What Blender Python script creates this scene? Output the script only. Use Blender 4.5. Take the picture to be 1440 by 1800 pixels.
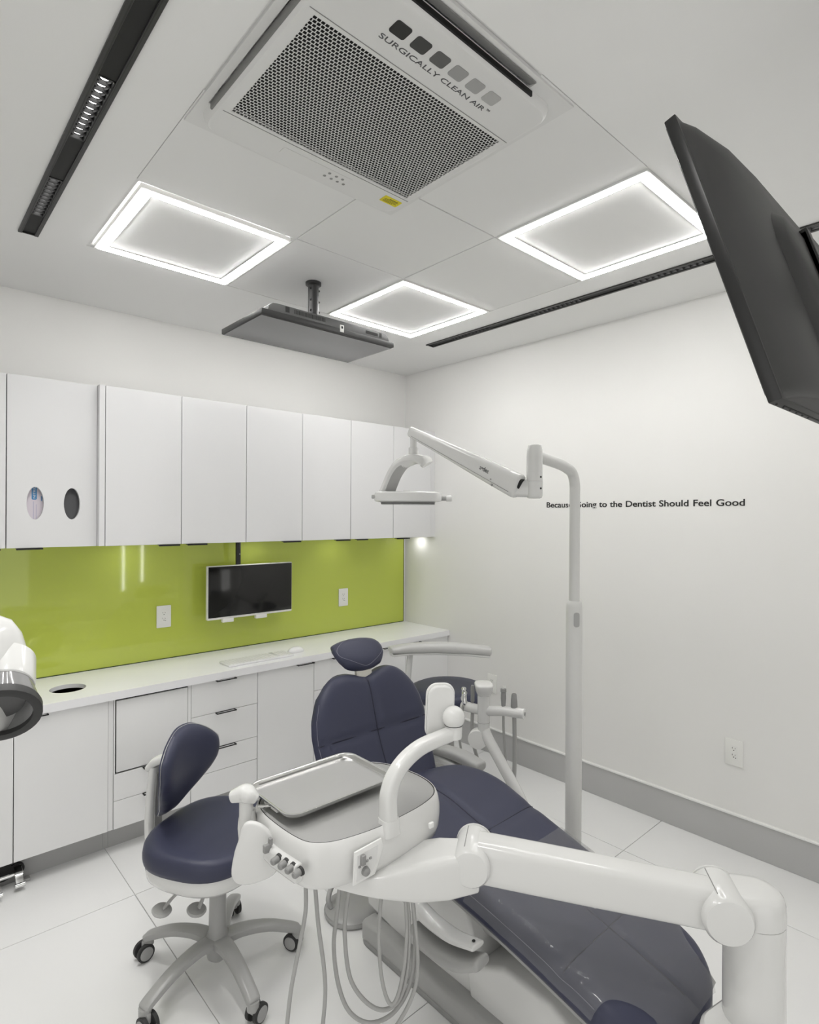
import bpy, bmesh, math, random
from mathutils import Vector as V, Matrix

for o in list(bpy.data.objects):
    bpy.data.objects.remove(o)
sc = bpy.context.scene
COL = sc.collection
R = math.radians

# ------------------------------------------------------------------ camera
W, H = 1440.0, 1800.0
F_PX, CX, CY = 1018.0, 720.0, 907.7
YAW, ROLL = R(47.86), R(0.28)
fw = V((math.cos(YAW), math.sin(YAW), 0))
rt = V((math.sin(YAW), -math.cos(YAW), 0))
upv = V((0, 0, 1))
c, s = math.cos(ROLL), math.sin(ROLL)
cam_x = rt * c + upv * s
cam_y = upv * c - rt * s
cam = bpy.data.objects.new('camera', bpy.data.cameras.new('camera'))
COL.objects.link(cam)
M = Matrix.Identity(4)
for i in range(3):
    M[i][0], M[i][1], M[i][2] = cam_x[i], cam_y[i], -fw[i]
M[2][3] = 1.63
cam.matrix_world = M
cam.data.sensor_fit = 'VERTICAL'
cam.data.sensor_height = 24.0
cam.data.sensor_width = 24.0
cam.data.lens = F_PX / H * 24.0
cam.data.shift_x = -(CX - W / 2) / H
cam.data.shift_y = (CY - H / 2) / H
cam.data.clip_start = 0.02
sc.camera = cam

# ------------------------------------------------------------------ world, exposure
wd = bpy.data.worlds.new('world'); sc.world = wd
wd.use_nodes = True
bg = wd.node_tree.nodes['Background']
bg.inputs[0].default_value = (1.0, 0.99, 0.97, 1)
bg.inputs[1].default_value = 1.4
vs = sc.view_settings
vs.view_transform = 'Standard'
vs.look = 'None'
vs.exposure = -0.02
vs.gamma = 1.0
vs.use_curve_mapping = False
PANEL_LIGHT = 45.0        # ceiling frame lamps
TRACK_LIGHT = 5.0
TRACK_POWER = 3.5        # each downlight module, watts
PUCK_LIGHT = 45.0

# ------------------------------------------------------------------ materials
MATS = {}
def mat(name, col, rough=0.5, metal=0.0, bump=0.0, bscale=200.0, spec=0.5, coat=0.0, emit=0.0,
        alpha=1.0, trans=0.0, var=0.0, vscale=3.0, ior=1.45):
    m = bpy.data.materials.new(name); m.use_nodes = True
    nt = m.node_tree; b = nt.nodes['Principled BSDF']
    b.inputs['Base Color'].default_value = (*col, 1)
    b.inputs['Roughness'].default_value = rough
    b.inputs['Metallic'].default_value = metal
    b.inputs['Specular IOR Level'].default_value = spec
    b.inputs['IOR'].default_value = ior
    b.inputs['Coat Weight'].default_value = coat
    b.inputs['Coat Roughness'].default_value = 0.03
    b.inputs['Alpha'].default_value = alpha
    b.inputs['Transmission Weight'].default_value = trans
    if emit:
        b.inputs['Emission Color'].default_value = (1, 0.99, 0.97, 1)
        b.inputs['Emission Strength'].default_value = emit
    tc = nt.nodes.new('ShaderNodeTexCoord')
    n = nt.nodes.new('ShaderNodeTexNoise'); n.inputs['Scale'].default_value = vscale
    n.inputs['Detail'].default_value = 4
    nt.links.new(tc.outputs['Object'], n.inputs['Vector'])
    mr = nt.nodes.new('ShaderNodeMapRange')
    mr.inputs['To Min'].default_value = max(0.0, rough * 0.92)
    mr.inputs['To Max'].default_value = min(1.0, rough * 1.08)
    nt.links.new(n.outputs['Fac'], mr.inputs['Value'])
    nt.links.new(mr.outputs['Result'], b.inputs['Roughness'])
    if var:
        mx = nt.nodes.new('ShaderNodeMix'); mx.data_type = 'RGBA'
        mx.inputs['A'].default_value = (*[x * (1 - var) for x in col], 1)
        mx.inputs['B'].default_value = (*[min(1, x * (1 + var)) for x in col], 1)
        nt.links.new(n.outputs['Fac'], mx.inputs['Factor'])
        nt.links.new(mx.outputs['Result'], b.inputs['Base Color'])
    if bump:
        n2 = nt.nodes.new('ShaderNodeTexNoise'); n2.inputs['Scale'].default_value = bscale
        n2.inputs['Detail'].default_value = 3
        nt.links.new(tc.outputs['Object'], n2.inputs['Vector'])
        bp = nt.nodes.new('ShaderNodeBump'); bp.inputs['Strength'].default_value = bump
        bp.inputs['Distance'].default_value = 0.002
        nt.links.new(n2.outputs['Fac'], bp.inputs['Height'])
        nt.links.new(bp.outputs['Normal'], b.inputs['Normal'])
    MATS[name] = m
    return m

mat('wall', (0.83, 0.825, 0.807), 0.7, bump=0.05, bscale=300)
mat('ceiling', (0.83, 0.83, 0.82), 0.8, bump=0.04, bscale=300)
mat('tile_ceiling', (0.78, 0.78, 0.77), 0.8, bump=0.06, bscale=500)
mat('floor_tile', (0.81, 0.81, 0.805), 0.24, var=0.02, vscale=1.1)
mat('grout', (0.46, 0.46, 0.45), 0.8)
mat('base_grey', (0.50, 0.50, 0.495), 0.5, var=0.03)
mat('trim_white', (0.84, 0.84, 0.82), 0.4)
mat('cabinet', (0.73, 0.73, 0.735), 0.33)
mat('cabinet_low_lightened', (0.81, 0.81, 0.81), 0.36)  # same finish as the upper cabinets, lightened to offset dimmer light low down
mat('counter', (0.86, 0.86, 0.875), 0.30, var=0.012, vscale=6, spec=0.25)
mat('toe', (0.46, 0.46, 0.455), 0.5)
mat('gap_black', (0.008, 0.008, 0.008), 0.6)
mat('handle_black', (0.012, 0.012, 0.012), 0.4)
mat('green_glass', (0.51, 0.59, 0.100), 0.04, coat=0.3, spec=0.4)
mat('glass_edge', (0.05, 0.075, 0.02), 0.2)
mat('outlet', (0.83, 0.83, 0.80), 0.35)
mat('dark_slot', (0.02, 0.02, 0.02), 0.7)
mat('white_plastic', (0.69, 0.69, 0.678), 0.14, coat=0.2)
mat('white_plastic_matt', (0.78, 0.78, 0.765), 0.4)
mat('grey_plastic', (0.38, 0.38, 0.372), 0.42)
mat('mid_grey', (0.27, 0.27, 0.265), 0.45)
mat('base_metal', (0.37, 0.37, 0.362), 0.28)
mat('pole_grey', (0.64, 0.64, 0.625), 0.3)
mat('mat_grey', (0.33, 0.33, 0.322), 0.5, bump=0.05, bscale=800)
mat('navy', (0.040, 0.043, 0.075), 0.42, bump=0.12, bscale=900, spec=0.4)
mat('navy_seam', (0.012, 0.013, 0.028), 0.6)
mat('stitch', (0.22, 0.22, 0.27), 0.7)
mat('rubber', (0.03, 0.03, 0.03), 0.55)
mat('caster_grey', (0.36, 0.36, 0.355), 0.45)
mat('chrome', (0.75, 0.75, 0.74), 0.12, metal=1.0)
mat('steel', (0.68, 0.68, 0.67), 0.24, metal=1.0, bump=0.02, bscale=900)
mat('hose', (0.36, 0.36, 0.35), 0.5)
mat('tv_black', (0.030, 0.030, 0.030), 0.42)
mat('tv_dark', (0.016, 0.016, 0.016), 0.35)
mat('tv_case', (0.085, 0.085, 0.085), 0.4)
mat('screen', (0.012, 0.012, 0.0115), 0.12)
mat('screen_glossy', (0.12, 0.12, 0.12), 0.08)
mat('white_bezel', (0.82, 0.82, 0.79), 0.3)
mat('track_black', (0.012, 0.012, 0.012), 0.45)
mat('track_grey', (0.030, 0.030, 0.030), 0.4)
mat('unit_white', (0.72, 0.72, 0.71), 0.5)
mat('vane', (0.20, 0.20, 0.195), 0.5)
mat('filter_dark', (0.012, 0.012, 0.012), 0.8, var=0.5, vscale=9)
mat('yellow', (0.72, 0.62, 0.01), 0.5)
mat('label_ink', (0.10, 0.085, 0.01), 0.6)
for i, g in enumerate((0.018, 0.045, 0.105, 0.32, 0.36, 0.42)):
    mat('swatch_%d' % i, (g, g, g * 0.98), 0.4)
mat('ink', (0.012, 0.012, 0.012), 0.5)
mat('ink_grey', (0.08, 0.08, 0.085), 0.5)
mat('glove_box', (0.62, 0.57, 0.62), 0.5)
mat('glove_blue', (0.05, 0.21, 0.43), 0.5)
mat('glove_line', (0.36, 0.36, 0.52), 0.5)
mat('lamp_frame', (0.9, 0.9, 0.9), 0.4, emit=PANEL_LIGHT)
mat('lamp_panel', (0.78, 0.78, 0.77), 0.5)
mat('lamp_spot', (0.9, 0.9, 0.9), 0.4, emit=TRACK_LIGHT)
mat('lamp_puck', (0.9, 0.9, 0.9), 0.4, emit=PUCK_LIGHT)
mat('reflection_glow', (0.9, 0.9, 0.9), 0.4, emit=12.0)  # glow of the added strips that mirror in the green glass
mat('cone_clear', (0.30, 0.30, 0.30), 0.06, alpha=0.72)
mat('smoke', (0.10, 0.10, 0.10), 0.15, alpha=0.75)
mat('cover_clear', (0.30, 0.30, 0.31), 0.07, alpha=0.28, bump=0.9, bscale=16)
mat('rest_grey', (0.50, 0.50, 0.49), 0.4)
mat('beige', (0.62, 0.60, 0.54), 0.4)
mat('mouse_white', (0.82, 0.82, 0.82), 0.25)

# ------------------------------------------------------------------ mesh helpers
def spline(pts, k=6, closed=False):
    pts = [V(p) for p in pts]; n = len(pts); out = []
    segs = n if closed else n - 1
    for i in range(segs):
        if closed:
            p0, p1, p2, p3 = pts[(i - 1) % n], pts[i], pts[(i + 1) % n], pts[(i + 2) % n]
        else:
            p1, p2 = pts[i], pts[i + 1]
            p0 = pts[i - 1] if i else p1 * 2 - p2
            p3 = pts[i + 2] if i + 2 < n else p2 * 2 - p1
        for j in range(k):
            t = j / k
            out.append(0.5 * ((2 * p1) + (p2 - p0) * t + (2 * p0 - 5 * p1 + 4 * p2 - p3) * t * t
                              + (3 * p1 - p0 - 3 * p2 + p3) * t ** 3))
    if not closed:
        out.append(pts[-1].copy())
    return out

def lerp_list(vals, t):
    """vals evenly spaced over t in 0..1"""
    x = t * (len(vals) - 1); i = min(int(x), len(vals) - 2); f = x - i
    return vals[i] * (1 - f) + vals[i + 1] * f

def smooth(a, b, x):
    t = max(0.0, min(1.0, (x - a) / (b - a))); return t * t * (3 - 2 * t)

class MB:
    def __init__(self): self.v = []; self.f = []
    def add(self, verts, faces):
        o = len(self.v)
        self.v += [V(p) for p in verts]
        self.f += [tuple(i + o for i in f) for f in faces]
        return self
    def bm(self, bm):
        bm.verts.index_update()
        self.add([x.co.copy() for x in bm.verts], [[x.index for x in f.verts] for f in bm.faces])
        bm.free(); return self
    def box(self, x0, x1, y0, y1, z0, z1, bev=0.0, seg=2):
        return self.obox(((x0 + x1) / 2, (y0 + y1) / 2, (z0 + z1) / 2), (x1 - x0, y1 - y0, z1 - z0), None, bev, seg)
    def obox(self, cen, size, rot=None, bev=0.0, seg=2):
        bm = bmesh.new(); bmesh.ops.create_cube(bm, size=1.0)
        for v in bm.verts: v.co = V((v.co.x * size[0], v.co.y * size[1], v.co.z * size[2]))
        if bev > 0:
            bmesh.ops.bevel(bm, geom=bm.edges[:], offset=min(bev, min(size) * 0.49), segments=seg, profile=0.5, affect='EDGES')
        for v in bm.verts:
            if rot is not None: v.co = rot @ v.co
            v.co = v.co + V(cen)
        return self.bm(bm)
    def rings(self, rings, cap0=True, cap1=True, closed=True):
        n = len(rings[0]); vs = [p for r in rings for p in r]; fs = []
        m = len(rings)
        for i in range(m - 1):
            for j in range(n if closed else n - 1):
                a = i * n + j; b = i * n + (j + 1) % n
                fs.append((a, b, b + n, a + n))
        if cap0: fs.append(tuple(range(n))[::-1])
        if cap1: fs.append(tuple((m - 1) * n + j for j in range(n)))
        return self.add(vs, fs)
    def tube(self, pts, r, n=12, cap=True, up=None, p=2.0, rnd=0.0):
        """sweep; r scalar | (ru, rv) | list of those; p = superellipse power; rnd rounds the ends"""
        pts = [V(q) for q in pts]; m = len(pts)
        rr = r if isinstance(r, list) else [r] * m
        if len(rr) != m:
            rr2 = []
            for i in range(m):
                t = i / (m - 1) * (len(rr) - 1); k = min(int(t), len(rr) - 2); f = t - k
                a, b = rr[k], rr[k + 1]
                a = a if isinstance(a, tuple) else (a, a); b = b if isinstance(b, tuple) else (b, b)
                rr2.append((a[0] * (1 - f) + b[0] * f, a[1] * (1 - f) + b[1] * f))
            rr = rr2
        rr = [q if isinstance(q, tuple) else (q, q) for q in rr]
        tang = []
        for i in range(m):
            a = pts[max(i - 1, 0)]; b = pts[min(i + 1, m - 1)]
            d = (b - a); tang.append(d.normalized() if d.length > 1e-9 else V((0, 0, 1)))
        u = V(up) if up is not None else (V((0, 0, 1)) if abs(tang[0].z) < 0.9 else V((1, 0, 0)))
        rings = []
        items = [(pts[i], tang[i], rr[i]) for i in range(m)]
        if rnd > 0:
            pre, post = [], []
            for k in range(4):
                a = k / 4 * math.pi / 2
                pre.append((pts[0] - tang[0] * rnd * math.cos(a), tang[0], tuple(max(1e-4, q - rnd * (1 - math.sin(a))) for q in rr[0])))
                post.append((pts[-1] + tang[-1] * rnd * math.sin((k + 1) / 4 * math.pi / 2), tang[-1], tuple(max(1e-4, q - rnd * (1 - math.cos((k + 1) / 4 * math.pi / 2))) for q in rr[-1])))
            items = pre + items + post
        for (P, T, q) in items:
            if up is not None: uu = V(up)
            else: uu = u
            uu = uu - T * uu.dot(T)
            if uu.length < 1e-6: uu = T.orthogonal()
            uu.normalize()
            if up is None: u = uu
            w = T.cross(uu).normalized()
            ring = []
            for j in range(n):
                a = 2 * math.pi * j / n
                ca, sa = math.cos(a), math.sin(a)
                ca = math.copysign(abs(ca) ** (2 / p), ca); sa = math.copysign(abs(sa) ** (2 / p), sa)
                ring.append(P + w * ca * q[0] + uu * sa * q[1])
            rings.append(ring)
        return self.rings(rings, cap, cap)
    def lathe(self, prof, org, axis=(0, 0, 1), n=24, cap=True, sx=1.0, xdir=None):
        ax = V(axis).normalized()
        u = V(xdir) if xdir is not None else ax.orthogonal()
        u = (u - ax * u.dot(ax)).normalized(); w = ax.cross(u)
        rings = []
        for r, h in prof:
            rings.append([V(org) + ax * h + u * math.cos(2 * math.pi * j / n) * r * sx + w * math.sin(2 * math.pi * j / n) * r for j in range(n)])
        return self.rings(rings, cap, cap)
    def prism(self, poly, org, ux, uy, th, bev=0.0, seg=2, holes=()):
        """flat outline (with holes) in the plane org+ux*a+uy*b, extruded along ux x uy by th"""
        ux, uy = V(ux), V(uy); nn = ux.cross(uy).normalized(); org = V(org)
        bm = bmesh.new()
        if holes:
            edges = []
            for loop in [poly] + list(holes):
                vv = [bm.verts.new(org + ux * a + uy * b) for a, b in loop]
                for i in range(len(vv)): edges.append(bm.edges.new((vv[i], vv[(i + 1) % len(vv)])))
            bmesh.ops.triangle_fill(bm, use_beauty=True, use_dissolve=False, edges=edges, normal=nn)
        else:
            bm.faces.new([bm.verts.new(org + ux * a + uy * b) for a, b in poly])
        bm.normal_update()
        fs = bm.faces[:]
        r = bmesh.ops.extrude_face_region(bm, geom=fs)
        ext = [g for g in r['geom'] if isinstance(g, bmesh.types.BMVert)]
        for v in ext: v.co += nn * th
        if bev > 0:
            es = [e for e in bm.edges if len(e.link_faces) == 2 and e.calc_face_angle(0) > R(50)]
            bmesh.ops.bevel(bm, geom=es, offset=bev, segments=seg, profile=0.5, affect='EDGES')
        return self.bm(bm)

def rrect(a0, a1, b0, b1, r, k=5):
    out = []
    for cx, cy, st in ((a1 - r, b1 - r, 0), (a0 + r, b1 - r, 90), (a0 + r, b0 + r, 180), (a1 - r, b0 + r, 270)):
        for i in range(k + 1):
            a = R(st + 90 * i / k); out.append((cx + r * math.cos(a), cy + r * math.sin(a)))
    return out

def ell(cx, cy, rx, ry, n=32):
    return [(cx + rx * math.cos(2 * math.pi * i / n), cy + ry * math.sin(2 * math.pi * i / n)) for i in range(n)]

def root_loc(o):
    while o.parent: o = o.parent
    return o.location.copy()

def obj(name, mb, m, parent=None, loc=None, label=None, angle=38, kind=None, recalc=True):
    base = root_loc(parent) if parent else V(loc if loc is not None else (0, 0, 0))
    me = bpy.data.meshes.new(name)
    me.from_pydata([p - base for p in mb.v], [], mb.f)
    if recalc:
        bm = bmesh.new(); bm.from_mesh(me)
        bmesh.ops.recalc_face_normals(bm, faces=bm.faces[:])
        bm.to_mesh(me); bm.free()
    me.materials.append(MATS[m])
    me.shade_smooth(); me.set_sharp_from_angle(angle=R(angle))
    me.update()
    o = bpy.data.objects.new(name, me); COL.objects.link(o)
    if parent: o.parent = parent
    else: o.location = base
    if label: o['label'] = label
    if kind: o['kind'] = kind
    return o

def thing(name, label, cat, loc=(0, 0, 0), group=None):
    o = bpy.data.objects.new(name, None); COL.objects.link(o)
    o.empty_display_size = 0.05
    o.location = loc; o['label'] = label; o['category'] = cat
    if group: o['group'] = group
    return o

def tag(o, label, cat, group=None):
    o['label'] = label; o['category'] = cat
    if group: o['group'] = group
    return o

def struct(name, mb, m, label=None, angle=38, parent=None):
    o = obj(name, mb, m, parent=parent, angle=angle)
    o['kind'] = 'structure'
    if label: o['label'] = label
    return o

def text_mb(body, size, org, ux, uy, th=0.001, width=None, off=0.0, sx=1.0, shear=0.0, space=1.0):
    """built-in font lettering as mesh in the plane org + ux*a + uy*b"""
    cu = bpy.data.curves.new('txt', 'FONT'); cu.body = body; cu.size = size
    cu.extrude = th / 2; cu.offset = off; cu.shear = shear; cu.space_character = space
    cu.resolution_u = 4
    t = bpy.data.objects.new('txt', cu); COL.objects.link(t)
    bpy.context.view_layer.update()
    me = t.to_mesh()
    ux, uy = V(ux).normalized(), V(uy).normalized(); nn = ux.cross(uy)
    xs = [v.co.x for v in me.vertices]; x0, x1 = min(xs), max(xs)
    k = (width / (x1 - x0)) if width else sx
    mb = MB()
    mb.add([V(org) + ux * (v.co.x - x0) * k + uy * v.co.y + nn * (v.co.z + th / 2) for v in me.vertices],
           [tuple(p.vertices) for p in me.polygons])
    t.to_mesh_clear()
    bpy.data.objects.remove(t); bpy.data.curves.remove(cu)
    return mb

# ------------------------------------------------------------------ room shell
XR, YB, ZC = 3.11, 3.49, 2.763
XL, YF = -1.15, -1.35
T = 0.12
GX = (0.622, 1.242, 1.828, 2.470)     # suspended grid lines
GY = (0.874, 1.513, 2.072, 2.723)

fl = struct('floor', MB().box(XL - T, XR + T, YF - T, YB + T, -0.10, -0.003), 'grout', 'grey grout bed under large pale floor tiles')
tx = [0.80 + 0.6283 * k for k in range(-4, 5)]
ty = [2.63 + 1.236 * k for k in range(-4, 2)]
for i in range(len(tx) - 1):
    for j in range(len(ty) - 1):
        a0, a1 = max(tx[i], XL), min(tx[i + 1], XR); b0, b1 = max(ty[j], YF), min(ty[j + 1], YB)
        if a1 - a0 < 0.02 or b1 - b0 < 0.02: continue
        g = 0.0013
        obj('floor_tile', MB().box(a0 + g, a1 - g, b0 + g, b1 - g, -0.0035, 0.0, 0.0008, 1), 'floor_tile', fl)

def cell_mesh(xs, ys, z0, z1, holes):
    bm = bmesh.new()
    xs = sorted(set(xs + [h[0] for h in holes] + [h[1] for h in holes]))
    ys = sorted(set(ys + [h[2] for h in holes] + [h[3] for h in holes]))
    vv = {}
    for i, x in enumerate(xs):
        for j, y in enumerate(ys): vv[i, j] = bm.verts.new((x, y, z0))
    for i in range(len(xs) - 1):
        for j in range(len(ys) - 1):
            mx, my = (xs[i] + xs[i + 1]) / 2, (ys[j] + ys[j + 1]) / 2
            if any(h[0] < mx < h[1] and h[2] < my < h[3] for h in holes): continue
            bm.faces.new((vv[i, j], vv[i + 1, j], vv[i + 1, j + 1], vv[i, j + 1]))
    r = bmesh.ops.extrude_face_region(bm, geom=bm.faces[:])
    for v in r['geom']:
        if isinstance(v, bmesh.types.BMVert): v.co.z = z1
    loose = [v for v in bm.verts if not v.link_faces]
    bmesh.ops.delete(bm, geom=loose, context='VERTS')
    return MB().bm(bm)

LTX = (0.386, 0.456); RTX = (2.636, 2.706); TY0, TY1 = -0.6, 2.762
ceil = struct('ceiling', cell_mesh([XL - T, XR + T], [YF - T, YB + T], ZC, ZC + 0.14,
              [(GX[0], GX[3], GY[0], GY[3]), (LTX[0] + .008, LTX[1] - .008, TY0, TY1 - .004), (RTX[0] + .008, RTX[1] - .008, TY0, TY1 - .004)]),
              'ceiling', 'smooth white plasterboard ceiling')
struct('trim_1', MB().box(XL - T, XR + T, YF - T, YB + T, ZC + 0.14, ZC + 0.18), 'ceiling', 'deck above the suspended ceiling')
struct('wall_back', MB().box(XL - T, XR + T, YB, YB + T, 0, ZC + .14), 'wall', 'warm white painted wall behind the cabinets')
struct('wall_right', MB().box(XR, XR + T, YF - T, YB, 0, ZC + .14), 'wall', 'warm white painted wall with lettering')
# the wall on the camera's left has a wide doorway, an unseen opening added to let light in
struct('wall_left', MB().box(XL - T, XL, 0.9, YB, 0, ZC + .14).box(XL - T, XL, YF - T, -0.9, 0, ZC + .14).box(XL - T, XL, -0.9, 0.9, 2.2, ZC + .14), 'wall', 'white wall with an open doorway added to let light in')
struct('wall_front', MB().box(XL, 0.1, YF - T, YF, 0, ZC + .14).box(0.1, 1.3, YF - T, YF, 2.2, ZC + .14)
       .box(1.3, XR, YF - T, YF, 0, ZC + .14), 'wall', 'white wall opposite the cabinets with an open doorway added for light')  # this unseen doorway is also added to admit world light
for k, (xx, zb) in enumerate(((2.36, 0.62), (2.60, 0.72))):  # unseen glowing strips, added to show as bright lines in the splashback
    w = struct('reflection_strip_%d' % (k + 1), MB().box(xx - .012, xx + .012, YF - .002, YF + .012, zb, 2.35, .002), 'reflection_glow', 'narrow glowing strip added to mirror as a line in the green glass')

# suspended ceiling: T-bars and tiles are parts of the ceiling
tb = 0.012
for k, x in enumerate(GX):
    obj('ceiling_bar', MB().box(x - tb, x + tb, GY[0], GY[3], ZC + 0.004, ZC + 0.03), 'tile_ceiling', ceil)
for k, y in enumerate(GY):
    obj('ceiling_bar', MB().box(GX[0], GX[3], y - tb, y + tb, ZC + 0.005, ZC + 0.03), 'tile_ceiling', ceil)
LIT = [(0, 2), (2, 2), (2, 0)]
for i in range(3):
    for j in range(3):
        if (i, j) in LIT or (i, j) == (0, 0): continue
        g = 0.0026
        x0, x1, y0, y1 = GX[i] + g, GX[i + 1] - g, GY[j] + g, GY[j + 1] - g
        obj('ceiling_tile', MB().box(x0, x1, y0, y1, ZC + 0.0002, ZC + 0.012, 0.001, 1), 'tile_ceiling', ceil)
# right and camera-side baseboards
struct('baseboard_right', MB().box(XR - 0.014, XR, YF, 2.99, 0, 0.170, 0.0015, 1), 'base_grey', 'tall grey baseboard along the lettered wall')
struct('trim_2', MB().box(XR - 0.020, XR, YF, 2.99, 0.170, 0.1785, 0.001, 1), 'trim_white', 'white cap strip on the grey baseboard')
struct('baseboard_front', MB().box(1.3, XR - .02, YF, YF + .014, 0, 0.17), 'base_grey')

# ------------------------------------------------------------------ ceiling frame lamps
lamp_txt = {(0, 2): 'square ceiling frame lamp with a black gap along one side, beside the bare ceiling track',
            (2, 2): 'square ceiling frame lamp next to the screen hung flat below the ceiling',
            (2, 0): 'square ceiling frame lamp beyond the air purifier, next to the wall screen'}
for (i, j) in LIT:
    g = 0.006
    x0, x1, y0, y1 = GX[i] + g, GX[i + 1] - g, GY[j] + g, GY[j + 1] - g
    if (i, j) == (0, 2): y0 += 0.022; x0 += 0.02
    t = thing('ceiling_lamp', lamp_txt[(i, j)], 'ceiling lamp', ((x0 + x1) / 2, (y0 + y1) / 2, ZC), 'square frame lamps in the ceiling grid')
    o_ = 0.012
    def frame(a, b, z0, z1):
        m = MB()
        m.box(x0 + a, x1 - a, y0 + a, y0 + b, z0, z1); m.box(x0 + a, x1 - a, y1 - b, y1 - a, z0, z1)
        m.box(x0 + a, x0 + b, y0 + b, y1 - b, z0, z1); m.box(x1 - b, x1 - a, y0 + b, y1 - b, z0, z1)
        return m
    obj('outer_rim', frame(0, o_, ZC - 0.004, ZC + 0.012), 'trim_white', t)
    obj('light_bar', frame(o_, o_ + 0.022, ZC - 0.007, ZC + 0.004), 'lamp_frame', t)
    obj('shadow_gap_strip', frame(o_ + 0.0345, o_ + 0.0365, ZC - 0.0015, ZC + 0.004), 'mid_grey', t)  # grey strip painted in for the shadow gap around the recessed panel
    obj('panel', MB().box(x0 + o_ + .02, x1 - o_ - .02, y0 + o_ + .02, y1 - o_ - .02, ZC + 0.001, ZC + 0.012), 'lamp_panel', t)

# ------------------------------------------------------------------ black ceiling tracks
def track(name, xx, label, mods, power=1.0):
    t = thing(name, label, 'ceiling track', ((xx[0] + xx[1]) / 2, (TY0 + TY1) / 2, ZC))
    a, b = xx
    for x0, x1 in ((a, a + .014), (b - .014, b)):
        obj('flange', MB().box(x0, x1, TY0, TY1, ZC - 0.007, ZC - 0.0005, 0.001, 1), 'track_grey', t)
    m = MB()
    m.box(a + .009, a + .012, TY0, TY1 - .006, ZC - .007, ZC + .05); m.box(b - .012, b - .009, TY0, TY1 - .006, ZC - .007, ZC + .05)
    m.box(a + .009, b - .009, TY0, TY1 - .006, ZC + .045, ZC + .05)
    m.box(a + .012, b - .012, TY1 - .010, TY1 - .0045, ZC - .007, ZC + .05)
    obj('channel', m, 'track_black', t)
    ym = sorted(mods); last = TY0
    for (y0, y1) in ym + [(TY1 - .009, TY1)]:
        obj('cover_strip', MB().box(a + .013, b - .013, last, y0 - .002, ZC - .002, ZC + .006), 'gap_black', t); last = y1 + .002
    for (y0, y1) in ym:
        mod = obj('light_module', MB().box(a + .013, b - .013, y0, y0 + .004, ZC - .004, ZC + .03).box(a + .013, b - .013, y1 - .004, y1, ZC - .004, ZC + .03)
                  .box(a + .013, a + .017, y0, y1, ZC - .004, ZC + .03).box(b - .017, b - .013, y0, y1, ZC - .004, ZC + .03), 'track_grey', t)
        ld = bpy.data.lights.new('module_light', 'AREA'); ld.shape = 'RECTANGLE'; ld.size = .036; ld.size_y = y1 - y0 - .02
        ld.energy = TRACK_POWER * power; ld.spread = R(112); ld.color = (1, .99, .97)
        lo = bpy.data.objects.new('module_light', ld); COL.objects.link(lo); lo.parent = mod
        lo.location = V(((a + b) / 2, (y0 + y1) / 2, ZC - .0045)) - root_loc(mod)
        nC = 11; st = (y1 - y0 - .008) / nC; me = None
        for k in range(nC):
            yc = y0 + .004 + st * (k + .5); cx = (a + b) / 2
            if k:
                obj('baffle', MB().box(a + .017, b - .017, yc - st / 2 - .0015, yc - st / 2 + .0015, ZC - .003, ZC + .022), 'track_black', mod)
            q = MB().lathe([(.0165, 0.0), (.0150, .010), (.011, .018), (.006, .021)], (cx, yc, ZC + .004), n=14, cap=False)
            obj('reflector', q, 'track_grey', mod, recalc=False)
            obj('led', MB().lathe([(.0115, 0), (.0115, .001)], (cx, yc, ZC + .0090), n=12), 'lamp_spot', mod)
    return t
track('ceiling_track', LTX, 'black recessed ceiling track with two grids of lit downlights, ending near the cabinets',
      [(1.641, 1.967), (2.247, 2.570), (0.9, 1.226), (0.2, .526)])
track('ceiling_track', RTX, 'long black recessed ceiling track running along the lettered wall',
      [(2.25, 2.57), (1.64, 1.96), (1.03, 1.355), (0.4, .72)], 0.12)

# ------------------------------------------------------------------ ceiling air purifier
ZF = ZC - 0.030
pu = thing('air_purifier', 'white ceiling air purifier with a perforated grille and grey swatches', 'air purifier', (1.02, 1.28, ZC))
k_ = (ZF - 1.63) / (ZC - 1.63)
px0, px1, py0, py1 = 0.628, 1.40, 0.882, 1.66
fx0, fx1, fy0, fy1 = 0.660, 1.365, 0.925, 1.625     # face
# back plate (rim) with grooves
holes = [(0.648, 0.668, 1.02, 1.535), (0.93 - .24, 1.235, 0.905, 0.935)]
obj('rim_plate', cell_mesh([px0, px1], [py0, py1], ZC - .006, ZC + .004, [(0.650, 0.69, 1.0, 1.545), (0.70, 1.25, 0.897, 0.945)]), 'unit_white', pu)
gx0, gx1, gy0, gy1 = 0.676, 1.352, 1.076, 1.512     # hinged grille panel
# face: loft from the rim up to the flat face, open where the grille sits
def ringrect(x0, x1, y0, y1, r, z): return [V((a, b, z)) for a, b in rrect(x0, x1, y0, y1, r, 6)]
m = MB()
m.rings([ringrect(fx0 - .006, fx1 + .006, fy0 - .004, fy1 + .006, .05, ZC - .004), ringrect(fx0 - .002, fx1 + .002, fy0 - .001, fy1 + .002, .05, ZC - .022),
         ringrect(fx0 + .006, fx1 - .006, fy0 + .007, fy1 - .006, .045, ZF - .0005), ringrect(fx0 + .012, fx1 - .012, fy0 + .013, fy1 - .012, .04, ZF - .001)], False, False)
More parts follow.
